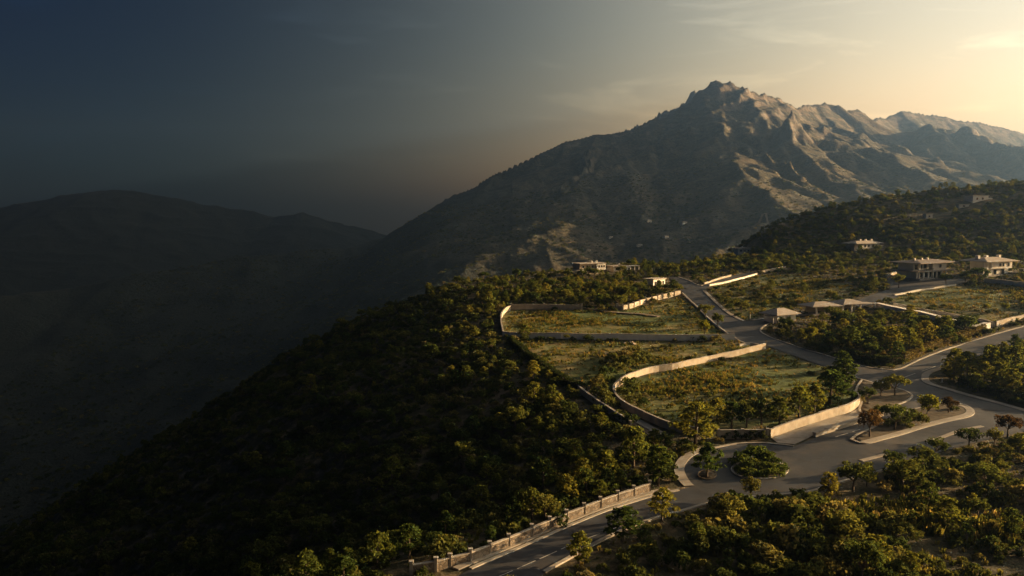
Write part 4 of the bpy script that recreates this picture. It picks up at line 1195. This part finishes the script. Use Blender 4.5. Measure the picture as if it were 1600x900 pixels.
HAND = [
    ('pine', (1086, 694), 68, 'tallest spreading pine standing between the plot wall corner and turning circle'),
    ('pine', (1104, 747), 55, 'dark pine growing from the small kerbed island'),
    ('pine', (990, 730), 66, 'sunlit pine on the slope edge below the dirt track'),
    ('pine', (1029, 760), 66, 'golden pine just left of the turning circle pavement'),
    ('pine', (831, 812), 50, 'bright bushy pine behind the middle of the stone wall'),
    ('pine', (850, 772), 60, 'tall pine with lit top on the slope above the wall bend'),
    ('pine', (887, 789), 50, 'green pine close behind the upper posts of the stone wall'),
    ('pine', (944, 762), 60, 'tall lit pine standing behind the top of the stone wall'),
    ('pine', (938, 782), 34, 'short dim pine tucked behind the stone wall top'),
    ('pine', (768, 848), 28, 'small pine peeking over the lower stone wall'),
    ('pine', (973, 846), 58, 'rounded pine overhanging the kerb of the lower road'),
    ('pine', (904, 884), 58, 'slim golden pine beside the road at the picture bottom'),
    ('pine', (1034, 814), 54, 'yellowish pine on the verge below the road bend'),
    ('broad', (1173, 781), 36, 'round dark tree alone on the kerb below the roundabout'),
    ('broad', (1247, 786), 26, 'low dark round tree by the roadside kerb gap'),
    ('pine', (1293, 780), 44, 'leaning dark pine at the left of the roadside clump'),
    ('broad', (1333, 768), 48, 'largest dark tree in the roadside clump facing the median'),
    ('pine', (1354, 760), 40, 'lighter pine at the right of the roadside clump'),
    ('broad', (1396, 737), 34, 'solitary tree on the lower roadside past the median strip'),
    ('broad', (1437, 727), 34, 'small bushy tree on the lower verge near the second median'),
    ('broad', (1463, 716), 34, 'small pale tree on the lower verge below the second median'),
    ('russet', (1359, 684), 46, 'russet tree at the narrow end of the wedge island'),
    ('broad', (1398, 673), 44, 'dusky green tree second along the wedge island'),
    ('gold', (1448, 657), 42, 'bright yellow green tree on the wedge island'),
    ('russet', (1482, 646), 28, 'low dark plum tree at the broad end of the wedge island'),
    ('broad', (1356, 632), 28, 'small dense green tree behind the curl of the sunlit wall'),
    ('broad', (1376, 620), 26, 'middle round tree on the corner island'),
    ('broad', (1398, 619), 36, 'largest round tree on the corner island by the junction'),
    ('russet', (1574, 683), 38, 'reddish bare looking tree on the far lower verge'),
    ('broad', (1514, 700), 34, 'spreading green tree on the bank beside the median'),
    ('broad', (1553, 698), 30, 'dense dark round tree beside the reddish tree'),
    ('pine', (1120, 672), 52, 'pine at the left end of the row inside the round plot'),
    ('pine', (1143, 670), 44, 'slender pine with bare trunk behind the grey wall'),
    ('broad', (1166, 668), 42, 'dark leafy tree behind the clipped bushes wall'),
    ('broad', (1190, 664), 44, 'very dark dense tree at the middle of the plot row'),
    ('pine', (1218, 663), 46, 'light green pine in the row above the sunlit wall'),
    ('pine', (1248, 655), 54, 'tall bushy pine in the row above the sunlit wall'),
    ('pine', (1272, 645), 46, 'pine second from the wide tree in the plot row'),
    ('pine', (1297, 633), 56, 'widest layered pine at the right end of the plot row'),
    ('pine', (1323, 610), 50, 'pine rising behind the top of the sunlit wall'),
    ('pine', (1317, 583), 36, 'young pine by the road at the plot corner'),
    ('gold', (1101, 524), 24, 'glowing yellow tree beside the white kerb wall'),
    ('broad', (1102, 498), 24, 'dark round tree beside the ridge road verge'),
    ('broad', (1121, 511), 22, 'second dark tree lower down the ridge road verge'),
    ('broad', (1158, 489), 22, 'lone dark tree in the grassy bank above the road'),
    ('gold', (1267, 532), 22, 'yellowish tree standing clear below the hipped roof house'),
    ('pine', (1391, 553), 44, 'tall pine with visible pale trunk in the fenced grove'),
    ('pine', (1358, 557), 34, 'broad golden pine at the front of the fenced grove'),
    ('pine', (1330, 548), 40, 'wide pine in the middle of the fenced grove'),
    ('pine', (1420, 548), 36, 'pine near the hedge corner of the fenced grove'),
    ('pine', (1445, 540), 40, 'pine behind the tan hedge by the side road'),
    ('pine', (1480, 528), 34, 'pine at the right end of the tan hedge'),
    ('broad', (1530, 442), 26, 'round dark tree standing between the two villas'),
    ('broad', (1508, 441), 18, 'smaller dark tree left of the tree between the villas'),
    ('broad', (1478, 444), 18, 'loose tree on the villa forecourt edge'),
    ('broad', (1404, 450), 22, 'dark tree at the bend of the villa drive'),
    ('pine', (1511, 592), 44, 'wide pine at the left of the grove behind the dark hedge'),
    ('pine', (1545, 590), 52, 'tallest pine of the grove behind the dark hedge'),
    ('pine', (1585, 592), 54, 'pine at the right edge of the grove behind the hedge'),
    ('pine', (1562, 606), 44, 'low golden pine just behind the dark hedge'),
    ('broad', (1596, 575), 40, 'dark tree in the grove by the side road'),
    ('gold', (1541, 488), 14, 'yellow bush like tree inside the corner of the right hand field'),
    ('gold', (1570, 487), 15, 'taller yellow tree inside the right hand field near its side wall'),
    ('gold', (1595, 480), 17, 'yellow tree furthest right in the right hand field'),
]
for k, pix, h, lb in HAND: plant(k, pix, h, lb)
for i, (px, py, h) in enumerate([(1158, 727, 18), (1170, 722, 22), (1185, 718, 20), (1196, 722, 18), (1205, 726, 12), (1216, 731, 14), (1222, 738, 11), (1213, 743, 12),
                                 (1200, 745, 12), (1188, 746, 10), (1173, 745, 12), (1160, 742, 11), (1152, 737, 10), (1180, 734, 16), (1195, 735, 13), (1168, 735, 16), (1207, 736, 12)]):
    plant('green', (px, py), h, ['knee high', 'low green', 'tall', 'rounded', 'bushy'][i % 5] + ' shrub ' + ('at the far rim' if py < 728 else 'in the middle' if py < 737 else 'at the near rim') + (' left half' if px < 1187 else ' right half') + ' of the roundabout island', 'shrubs on the roundabout island')
for px, py, h, lb in [(1135, 685.5, 11, 'smallest clipped bush at the left of the grey wall'), (1149, 685.5, 14, 'widest clipped bush against the grey wall'),
                      (1173, 685.8, 14, 'round clipped bush alone against the grey wall'), (1191, 686, 13, 'squat clipped bush at the right corner of the grey wall')]:
    plant('bush', (px, py), h, lb, 'clipped bushes along the grey wall')
for i, (px, py, h) in enumerate([(945, 598, 16), (936, 606, 18), (950, 588, 15), (962, 580, 16), (978, 573, 15), (995, 567, 13), (1010, 562, 13), (938, 618, 18), (944, 628, 18), (953, 638, 16), (968, 655, 15), (985, 664, 15),
                                 (1000, 562, 12), (975, 560, 14), (990, 552, 13), (958, 566, 14), (1025, 571, 9), (1080, 563, 9), (1112, 559, 8), (985, 612, 17), (975, 620, 16), (992, 628, 14), (1005, 634, 12), (978, 604, 13)]):
    plant('shrub', (px, py), h, ('thick' if h > 15 else 'middling' if h > 12 else 'small') + ' bush ' + ('against the curved plot wall' if py < 575 else 'inside the bend of the curved wall' if px > 971 and py > 600 and py < 640 else 'beside the dirt track outside the curved wall'), 'bushes round the curved wall')
for px, py, h in [(1412, 668, 16), (1432, 664, 18), (1425, 655, 14), (1385, 665, 12), (1490, 641, 9), (1371, 646, 12), (1340, 628, 12)]:
    plant('shrub', (px, py), h, 'low dark shrub planted between the island trees', 'shrubs on the road islands')

# ------------------------------------------------------------------ scattered plants
def jitter(x0, x1, y0, y1, s, seed):
    g = np.random.default_rng(seed)
    x, y = np.meshgrid(np.arange(x0, x1, s), np.arange(y0, y1, s))
    x = x.ravel() + g.uniform(-0.48, 0.48, x.size) * s; y = y.ravel() + g.uniform(-0.48, 0.48, y.size) * s
    return x, y
def in_view(x, y, z, mx=60, my=60):
    px, py = project(x, y, z)
    return (px > -mx) & (px < 1600 + mx * 2) & (py > -20) & (py < 900 + my)

lower_poly = P([(850, 899), (930, 856), (1010, 820), (1110, 792), (1270, 772), (1420, 728), (1520, 697), (1700, 665)])[:, :2]
lower_poly = np.vstack([lower_poly, [[220, 90], [-20, 60]]])
grove_poly = P([(1205, 524), (1240, 507), (1340, 492), (1400, 496), (1500, 519), (1540, 522), (1440, 555), (1400, 571), (1350, 565), (1280, 548)])[:, :2]
right_poly = P([(1485, 577), (1560, 550), (1660, 520), (1660, 640), (1550, 612), (1500, 598)])[:, :2]
fore_poly = P([(755, 460), (890, 431), (1000, 428), (1060, 447), (1062, 456), (970, 478), (920, 478), (800, 480), (760, 474)])[:, :2]
hand_xy = np.array([(p[1], p[2]) for p in PLANTS])
STUFF = {'pine': [], 'broad': [], 'shrub': []}
CAND = []
for (y0, y1, s, sd) in [(85, 215, 2.5, 1), (215, 420, 3.2, 2), (420, 640, 4.4, 3), (640, 950, 5.6, 4)]:
    x, y = jitter(-520, 620, y0, y1, s, 60 + sd)
    z = ground_z(x, y)
    own = own_ridge(x, y)
    keep = in_view(x, y, z) & (z > -400) & (own > z - 25)
    keep &= ~lookup(exc, x, y)
    for hx, hy in HOUSES: keep &= (np.abs(x - hx) > 13) | (y - hy > 17) | (y - hy < -11.0)
    x, y, z = x[keep], y[keep], z[keep]
    g = np.random.default_rng(90 + sd)
    u, u2, u3 = g.uniform(size=x.size), g.uniform(size=x.size), g.uniform(size=x.size)
    d = np.interp(y, EDGE_Y, EDGE_X) - x
    n1 = fbm(x / 22, y / 22, 3, 70); n2 = fbm(x / 60, y / 60, 2, 71)
    isf = lookup(fld, x, y)
    bank = in_poly(x, y, FIELDS['bank'])
    low = in_poly(x, y, lower_poly); grove = in_poly(x, y, grove_poly); rgt = in_poly(x, y, right_poly); fore = in_poly(x, y, fore_poly)
    slope = d > 2
    hill = (y > 470) & (x > 60)
    prob = np.full(x.shape, 0.55)
    prob[slope] = 0.93
    prob[hill] = 0.82
    prob[low] = np.clip(0.60 + 0.85 * n1[low], 0.08, 0.95)
    prob[rgt | fore] = 0.85; prob[grove] = 0.62
    prob[isf] = np.clip(0.06 + 0.35 * np.maximum(n1[isf], 0), 0.02, 0.4)
    prob[bank] = np.clip(0.12 + 0.5 * np.maximum(n1[bank], 0), 0.05, 0.6)
    pt = np.full(x.shape, 0.10)                                   # share that are trees
    pt[slope] = 0.07 + 0.06 * (n2[slope] > 0); pt[low] = 0.06; pt[grove | rgt] = 0.42; pt[fore] = 0.38; pt[isf] = 0.0; pt[bank] = 0.05
    pt[hill] = 0.30
    roadside = lookup(exc_wide, x, y)
    near_hand = (np.hypot(x[:, None] - hand_xy[None, :, 0], y[:, None] - hand_xy[None, :, 1]) < 2.2).any(1)
    k = (u < prob) & ~near_hand
    for i in np.nonzero(k)[0]:
        tree = u2[i] < pt[i] and not (low[i] and roadside[i])
        zone = 'slope' if slope[i] else 'low' if low[i] else 'grove' if grove[i] else 'right' if rgt[i] else 'fore' if fore[i] else 'field' if isf[i] else 'bank' if bank[i] else 'hill' if hill[i] else 'verge'
        if tree:
            kind = 'pine' if u3[i] < 0.6 else 'broad'
            h = 2.4 + 3.9 * g.uniform() ** 2.0
            if zone == 'grove': h += 0.8
        else:
            kind = 'shrub'
            h = 0.9 + 1.5 * g.uniform() ** 1.6 * (1 + 0.3 * n2[i])
            if zone == 'field': h = 0.55 + 1.0 * g.uniform() ** 2
            if zone == 'hill': h *= 1.35
            if zone == 'low': h *= 0.8 + 0.5 * (n2[i] > 0)
        CAND.append((kind, x[i], y[i], z[i], h, g.uniform(0, 6.28), zone))

ZONE = {'slope': ('on the shaded slope below the plots', 'on the shaded slope'), 'low': ('in the scrub below the lower road', 'in the scrub below the road'),
        'grove': ('in the fenced grove beside the junction', 'in the fenced grove'), 'right': ('behind the dark hedge by the side road', 'behind the dark hedge'),
        'fore': ('in the woodland behind the upper plot', 'behind the upper plot'), 'field': ('scattered in a grassy plot', 'in the grassy plots'),
        'bank': ('on the grassy bank above the ridge road', 'on the grassy bank'), 'hill': ('on the wooded hill', 'on the wooded hill'),
        'verge': ('on a roadside verge among the plots', 'on the verges')}
KNOUN = {'pine': ('green pine', 'pines'), 'broad': ('round leafy tree', 'leafy trees'), 'shrub': ('rounded shrub', 'shrubs')}
W1_XY = P(W1P)[:, :2]
def where(q):
    kind, x, y, z, h, rz, zone = q
    px, py = project(np.array([x]), np.array([y]), np.array([z])); px, py = float(px[0]), float(py[0])
    d = float(np.interp(y, EDGE_Y, EDGE_X)) - x
    size = 'tall' if h > (4.6 if kind != 'shrub' else 1.9) else 'small' if h < (3.7 if kind != 'shrub' else 1.35) else 'middling'
    if zone == 'slope':
        near_w = np.hypot(W1_XY[:, 0] - x, W1_XY[:, 1] - y).min()
        if near_w < 9: pl = ('close behind the lower end of the stone wall' if px < 800 else 'close behind the middle of the stone wall' if px < 920 else 'close behind the upper end of the stone wall')
        elif d < 16 and y < 190: pl = 'between the stone wall top and the dirt track'
        elif d < 16 and y < 245: pl = 'just below the dirt track on the slope'
        elif d < 16 and y < 330: pl = 'beside the dark hedge of the brown plot'
        elif d < 16: pl = 'beyond the curled end wall of the upper plot'
        elif py > 810: pl = 'low on the shaded slope by the bottom frame edge'
        elif d > 75: pl = 'far down the shaded slope in deep shadow'
        elif y > 260: pl = 'high on the shaded slope below the hedge'
        else: pl = 'midway down the shaded slope left of the plots'
    elif zone == 'low':
        pl = ('on the bank below the lower road bend' if px < 1060 else 'on the bank below the roundabout' if px < 1240 else 'on the bank below the roadside clump' if px < 1400
              else 'on the bank below the median strips' if py < 780 else 'in the scrub of the bottom right corner')
    elif zone == 'grove':
        pl = 'by the hipped roof house in the fenced grove' if px < 1300 else 'amid the fenced grove by the pavilion' if px < 1400 else 'behind the tan hedge in the fenced grove'
    elif zone == 'verge':
        pl = 'among the plots beside the ridge road' if px < 1250 else 'around the villas and their drive'
    else: pl = ZONE[zone][0]
    return size, pl
LIMIT = {'pine': 285, 'broad': 285, 'shrub': 285}
for kind in LIMIT:
    hand_n = sum(1 for p in PLANTS if p[0] == kind)
    c = [q for q in CAND if q[0] == kind]
    arr = np.array([q[1:6] for q in c])
    px, py = project(arr[:, 0], arr[:, 1], arr[:, 2] + arr[:, 3] * 0.6)
    vis = (px > 4) & (px < 1596) & (py > 4) & (py < 896)
    order = np.argsort(-(arr[:, 3] / arr[:, 1]) * vis)
    pick = set(order[:LIMIT[kind] - hand_n].tolist())
    for i, q in enumerate(c):
        if i in pick:
            (size, pl), (nn, ng) = where(q), KNOUN[kind]
            PLANTS.append([kind, *q[1:6], f'{size} {nn} {pl}', f'{size} {ng} {pl}'])
        else:
            STUFF[kind].append(q[1:6])

NAMES = {'pine': ('pine_tree', 'pine tree', PINES, 6.2), 'broad': ('leafy_tree', 'tree', BROADS, 5.2), 'russet': ('russet_tree', 'tree', RUSSETS, 5.2), 'gold': ('yellow_tree', 'tree', GOLDS, 5.2),
         'shrub': ('shrub', 'shrub', SHRUBS, 1.0), 'bush': ('clipped_bush', 'bush', BUSHES, 1.1), 'green': ('shrub', 'shrub', GREENS, 1.0)}
for i, (kind, x, y, z, h, rz, label, group) in enumerate(PLANTS):
    nm, cat, protos, hh = NAMES[kind]
    pr = protos[i % len(protos)]
    s = h / hh
    w = s * rng.uniform(0.92, 1.15) * (1.22 if kind == 'pine' else 1.1 if kind in ('broad', 'russet', 'gold') else 1.0) * (1.3 if label.startswith(('tallest spreading', 'widest layered', 'rounded pine')) else 1.0)
    if kind in ('shrub', 'bush', 'green'):
        o = bpy.data.objects.new(nm, pr); COL.objects.link(o); w = s * rng.uniform(0.8, 1.05)
    else:
        o = bpy.data.objects.new(nm, None); COL.objects.link(o)
        for part_name, me in (('trunk', pr[0]), ('crown', pr[1])):
            c = bpy.data.objects.new(part_name, me); COL.objects.link(c); c.parent = o
    o.location = (x, y, z); o.rotation_euler = (0, 0, rz); o.scale = (w, w, s)
    tag(o, label, cat, group)

# ------------------------------------------------------------------ countless plants: instanced stuff
def scatter_tree(protos, name):
    ng = bpy.data.node_groups.new(name, 'GeometryNodeTree')
    ng.interface.new_socket('Geometry', in_out='INPUT', socket_type='NodeSocketGeometry')
    ng.interface.new_socket('Geometry', in_out='OUTPUT', socket_type='NodeSocketGeometry')
    n, l = ng.nodes, ng.links
    gi, go = n.new('NodeGroupInput'), n.new('NodeGroupOutput')
    join = n.new('GeometryNodeJoinGeometry')
    for p in reversed(protos):
        oi = n.new('GeometryNodeObjectInfo'); oi.inputs['Object'].default_value = p
        oi.inputs['As Instance'].default_value = True; oi.transform_space = 'ORIGINAL'
        l.new(oi.outputs['Geometry'], join.inputs[0])
    iop = n.new('GeometryNodeInstanceOnPoints')
    l.new(gi.outputs[0], iop.inputs['Points']); l.new(join.outputs[0], iop.inputs['Instance'])
    iop.inputs['Pick Instance'].default_value = True
    def attr(nm, tp):
        a = n.new('GeometryNodeInputNamedAttribute'); a.data_type = tp; a.inputs['Name'].default_value = nm
        return a.outputs['Attribute']
    l.new(attr('pick', 'INT'), iop.inputs['Instance Index'])
    l.new(attr('turn', 'FLOAT_VECTOR'), iop.inputs['Rotation'])
    l.new(attr('size', 'FLOAT_VECTOR'), iop.inputs['Scale'])
    l.new(iop.outputs[0], go.inputs[0])
    return ng

def stuff(name, label, cat, pts, protos, unit, wide=(0.9, 1.2), seed=0, tilt=0.06):
    g = np.random.default_rng(seed)
    a = np.asarray(pts, float); n = len(a)
    me = bpy.data.meshes.new(name)
    me.vertices.add(n); me.vertices.foreach_set('co', a[:, :3].astype(np.float32).ravel())
    s = a[:, 3] / unit
    w = s * g.uniform(wide[0], wide[1], n)
    for nm, tp, val, key in (('pick', 'INT', g.integers(0, len(protos), n).astype(np.int32), 'value'),
                             ('turn', 'FLOAT_VECTOR', np.column_stack([g.normal(0, tilt, n), g.normal(0, tilt, n), g.uniform(0, 6.28, n)]).astype(np.float32).ravel(), 'vector'),
                             ('size', 'FLOAT_VECTOR', np.column_stack([w, w, s]).astype(np.float32).ravel(), 'vector')):
        at = me.attributes.new(nm, tp, 'POINT'); at.data.foreach_set(key, val)
    o = link_mesh(name, me)
    md = o.modifiers.new('scatter', 'NODES'); md.node_group = scatter_tree(protos, name)
    tag(o, label, cat, kind='stuff')
    return o

def proto_objs(meshes):
    """one placed object per mesh serves as the source of its instances"""
    out = []
    for m in meshes:
        for o in bpy.data.objects:
            if o.data is m: out.append(o); break
    return out
pine_src = proto_objs([p[1] for p in PINES]); broad_src = proto_objs([p[1] for p in BROADS]); shrub_src = proto_objs(SHRUBS)
stuff('distant_pines', 'many smaller green pines filling the slope and the wooded hill', 'pines', STUFF['pine'], pine_src, 6.2, seed=1)
stuff('distant_leafy_trees', 'many smaller leafy trees filling the slope and the wooded hill', 'trees', STUFF['broad'], broad_src, 5.2, seed=2)
stuff('undergrowth', 'dense low scrub covering the slope and the hill', 'undergrowth', STUFF['shrub'], shrub_src, 1.0, (0.85, 1.15), seed=3)

# far woodland on the foothills
x, y = jitter(-1100, 1700, 760, 2700, 13, 801)
z = ground_z(x, y)
g = np.random.default_rng(5)
nn = fbm(x / 160, y / 160, 4, 88)
k = in_view(x, y, z) & (own_ridge(x, y) < z - 2) & (g.uniform(size=x.size) < np.clip(0.55 + 0.7 * nn - np.clip(z, 0, 250) / 400, 0.05, 0.95))
stuff('far_woodland', 'dark speckled woodland on the foothills below the mountain', 'woodland',
      np.column_stack([x, y, z, 1.6 + 3.2 * g.uniform(size=x.size) ** 2])[k], shrub_src, 1.0, (0.9, 1.4), seed=6)

# grass tufts
tx, ty = jitter(-15, 330, 95, 470, 0.95, 900)
tz = ground_z(tx, ty)
nn = fbm(tx / 9, ty / 9, 3, 91); n2 = fbm(tx / 35, ty / 35, 2, 92)
g = np.random.default_rng(8)
isf = lookup(fld, tx, ty) | in_poly(tx, ty, FIELDS['bank']); isl = in_poly(tx, ty, lower_poly)
pr = np.where(isf, np.clip(0.30 + 0.75 * nn + 0.35 * n2, 0.03, 0.9), np.where(isl, np.clip(0.25 + 0.6 * nn, 0, 0.8), 0.15))
k = in_view(tx, ty, tz, 20, 20) & ~lookup(exc, tx, ty) & (g.uniform(size=tx.size) < pr) & (np.interp(ty, EDGE_Y, EDGE_X) - tx < 3)
th = (0.3 + 0.45 * g.uniform(size=tx.size) + 0.35 * np.maximum(n2, 0))
tpts = np.column_stack([tx, ty, tz, th])[k]
first = [link_mesh('grass_tuft', m, loc=tuple(P([(1120 + 22 * i, 600 + 6 * i)])[0])) for i, m in enumerate(TUFTS)]
for o in first: tag(o, 'single grass tuft ' + ['nearest the curved end', 'second from the curved end', 'third from the curved end', 'farthest from the curved end'][first.index(o)] + ' of the round plot', 'grass tuft', 'grass tufts in the round plot')
stuff('grass', 'dry golden and green grass growing over the plots and verges', 'grass', tpts, first, 0.75, (0.9, 1.6), seed=9, tilt=0.1)

# tall pale grass on the dry bank below the roundabout
gx_, gy_ = [], []
g = np.random.default_rng(12)
for px, py, n_, sx, sy in [(1240, 797, 70, 16, 5), (1275, 800, 90, 22, 6), (1320, 803, 90, 20, 7), (1420, 800, 120, 26, 12), (1450, 812, 80, 24, 10), (1395, 812, 60, 20, 8), (1560, 830, 60, 30, 14)]:
    q = P(np.column_stack([g.normal(px, sx, n_), g.normal(py, sy, n_)]))
    gx_.append(q)
q = np.vstack(gx_)
stuff('dry_grass', 'tall straw coloured grass on the dry bank below the roundabout', 'grass', np.column_stack([q, g.uniform(0.9, 1.7, len(q))]), first, 0.75, (0.8, 1.2), seed=13, tilt=0.1)

# ------------------------------------------------------------------ hedges
def hedge(label, pix, h, w, mat, dens=170, curved=True):
    q = line(pix, 0.5, curved)
    g = np.random.default_rng(len(label))
    t = np.gradient(q[:, :2], axis=0); t /= np.linalg.norm(t, axis=1)[:, None]
    seg = np.linalg.norm(np.diff(q[:, :2], axis=0), axis=1).sum()
    n = int(seg * dens)
    i = g.integers(0, len(q), n)
    side = g.uniform(-1, 1, n); hz_ = g.uniform(0, 1, n)
    shell = g.uniform(size=n) < 0.7
    face = g.integers(0, 3, n)
    side = np.where(shell & (face == 0), 1, np.where(shell & (face == 1), -1, side)); hz_ = np.where(shell & (face == 2), 1, hz_)
    wav = 1 + 0.16 * gnoise(q[i, 0] / 2.2, q[i, 1] / 2.2, 5)
    c = np.column_stack([q[i, 0] - t[i, 1] * side * w / 2 * wav + g.normal(0, 0.12, n), q[i, 1] + t[i, 0] * side * w / 2 * wav + g.normal(0, 0.12, n),
                         q[i, 2] + hz_ * h * wav + g.normal(0, 0.08, n)])
    d = np.column_stack([-t[i, 1] * side, t[i, 0] * side, hz_ * 1.2 - 0.3])
    v, f = leaf_quads(c, d / (np.linalg.norm(d, axis=1)[:, None] + 1e-6), 0.24, 3)
    off = q[len(q) // 2]
    root = empty('hedge', off)
    link_mesh('foliage', raw_mesh('foliage', v - off, f, mat), root)
    mb = MB(); sweep(mb, q - off, w * 0.28, w * 0.28, -0.3, h * 0.75)
    mb.build('stems', M['bark'], root)
    tag(root, label, 'hedge')
hedge('dark hedge curving at the tip of the fenced grove', [(1316, 553), (1345, 564), (1380, 570), (1407, 568)], 2.5, 1.8, M['hedge'])
hedge('tan sunlit hedge lining the side road beside the fenced grove', [(1412, 566), (1440, 553), (1490, 535), (1537, 519)], 2.7, 1.5, M['tan_hedge'])
hedge('long dark hedge behind the corner pavement', [(1500, 600), (1540, 612), (1580, 624), (1640, 640)], 2.4, 2.0, M['hedge'])
hedge('dark hedge running down the left edge of the brown plot', [(797, 535), (830, 562), (880, 598), (912, 612)], 2.0, 1.8, M['hedge'])
hedge('dark hedge below the front wall of the right hand field', [(1400, 484), (1447, 494), (1490, 501), (1545, 512)], 1.0, 1.0, M['hedge'])

# ------------------------------------------------------------------ boulders
def boulder_mesh(seed):
    g = np.random.default_rng(seed)
    bm = bmesh.new(); bmesh.ops.create_icosphere(bm, subdivisions=2, radius=1.0)
    o = g.uniform(-50, 50, 3)
    for v in bm.verts:
        n = float(gnoise(np.array([v.co.x * 1.3 + o[0]]), np.array([v.co.y * 1.3 + v.co.z * 1.7 + o[1]]), 3)[0])
        v.co = Vector((v.co.x * 1.2, v.co.y * 0.9, v.co.z * 0.65)) * (1 + 0.45 * n)
    me = bpy.data.meshes.new('boulder'); bm.to_mesh(me); bm.free(); me.materials.append(M['rock_pale'])
    return me
M['rock_pale'] = simple_mat('limestone_boulder', (0.22, 0.17, 0.12), (0.42, 0.34, 0.26), 1.4, 0.95, 0.5, 0.1)
BOULD = [boulder_mesh(i) for i in range(4)]
for i, (px, py, s) in enumerate([(1230, 797, .5), (1246, 802, .6), (1302, 800, .7), (1330, 805, .5), (1380, 800, .8), (1400, 792, .9), (1412, 806, .7), (1425, 798, .6), (1436, 812, .8), (1390, 815, .6),
                                 (1410, 822, .5), (1455, 800, .5), (1370, 790, .6), (1287, 555, .5), (1296, 549, .6), (1310, 551, .4), (985, 536, 1.0), (990, 538, .8), (976, 537, .7)]):
    p = P([(px, py)])[0]
    o = bpy.data.objects.new('boulder', BOULD[i % 4]); COL.objects.link(o)
    o.location = (p[0], p[1], p[2] + 0.1); o.rotation_euler = (0, 0, i * 1.3); o.scale = (s, s, s)
    where = ('pale boulder on the dry bank below the road', 'boulders on the dry bank') if py > 700 else (('pale rock on the dirt edge of the fenced grove', 'rocks by the fenced grove') if px > 1200 else ('pale rock heap stone in the brown plot', 'rocks in the brown plot'))
    tag(o, where[0], 'boulder', where[1])

# ------------------------------------------------------------------ haze
hx0, hx1, hy0, hy1 = XS[0] - 30, XS[-1] + 30, YS[0] - 30, YS[-1] + 30
hz0, hz1 = float(HZ.min()) - 1.5, float(HZ.max()) + 30
hm = MB().box(hx0, hx1, hy0, hy1, hz0, hz1)
mh = bpy.data.materials.new('haze_air'); mh.use_nodes = True
hn, hl = mh.node_tree.nodes, mh.node_tree.links
hn.clear()
ho = hn.new('ShaderNodeOutputMaterial'); hv = hn.new('ShaderNodeVolumePrincipled')
hv.inputs['Color'].default_value = (*HAZE_COLOR, 1); hv.inputs['Density'].default_value = HAZE_DENSITY
hv.inputs['Anisotropy'].default_value = HAZE_ANISO
hl.new(hv.outputs[0], ho.inputs['Volume'])
haze = hm.build('haze', mh)
tag(haze, 'thin golden evening haze hanging over the valley and mountains', 'haze', kind='stuff')
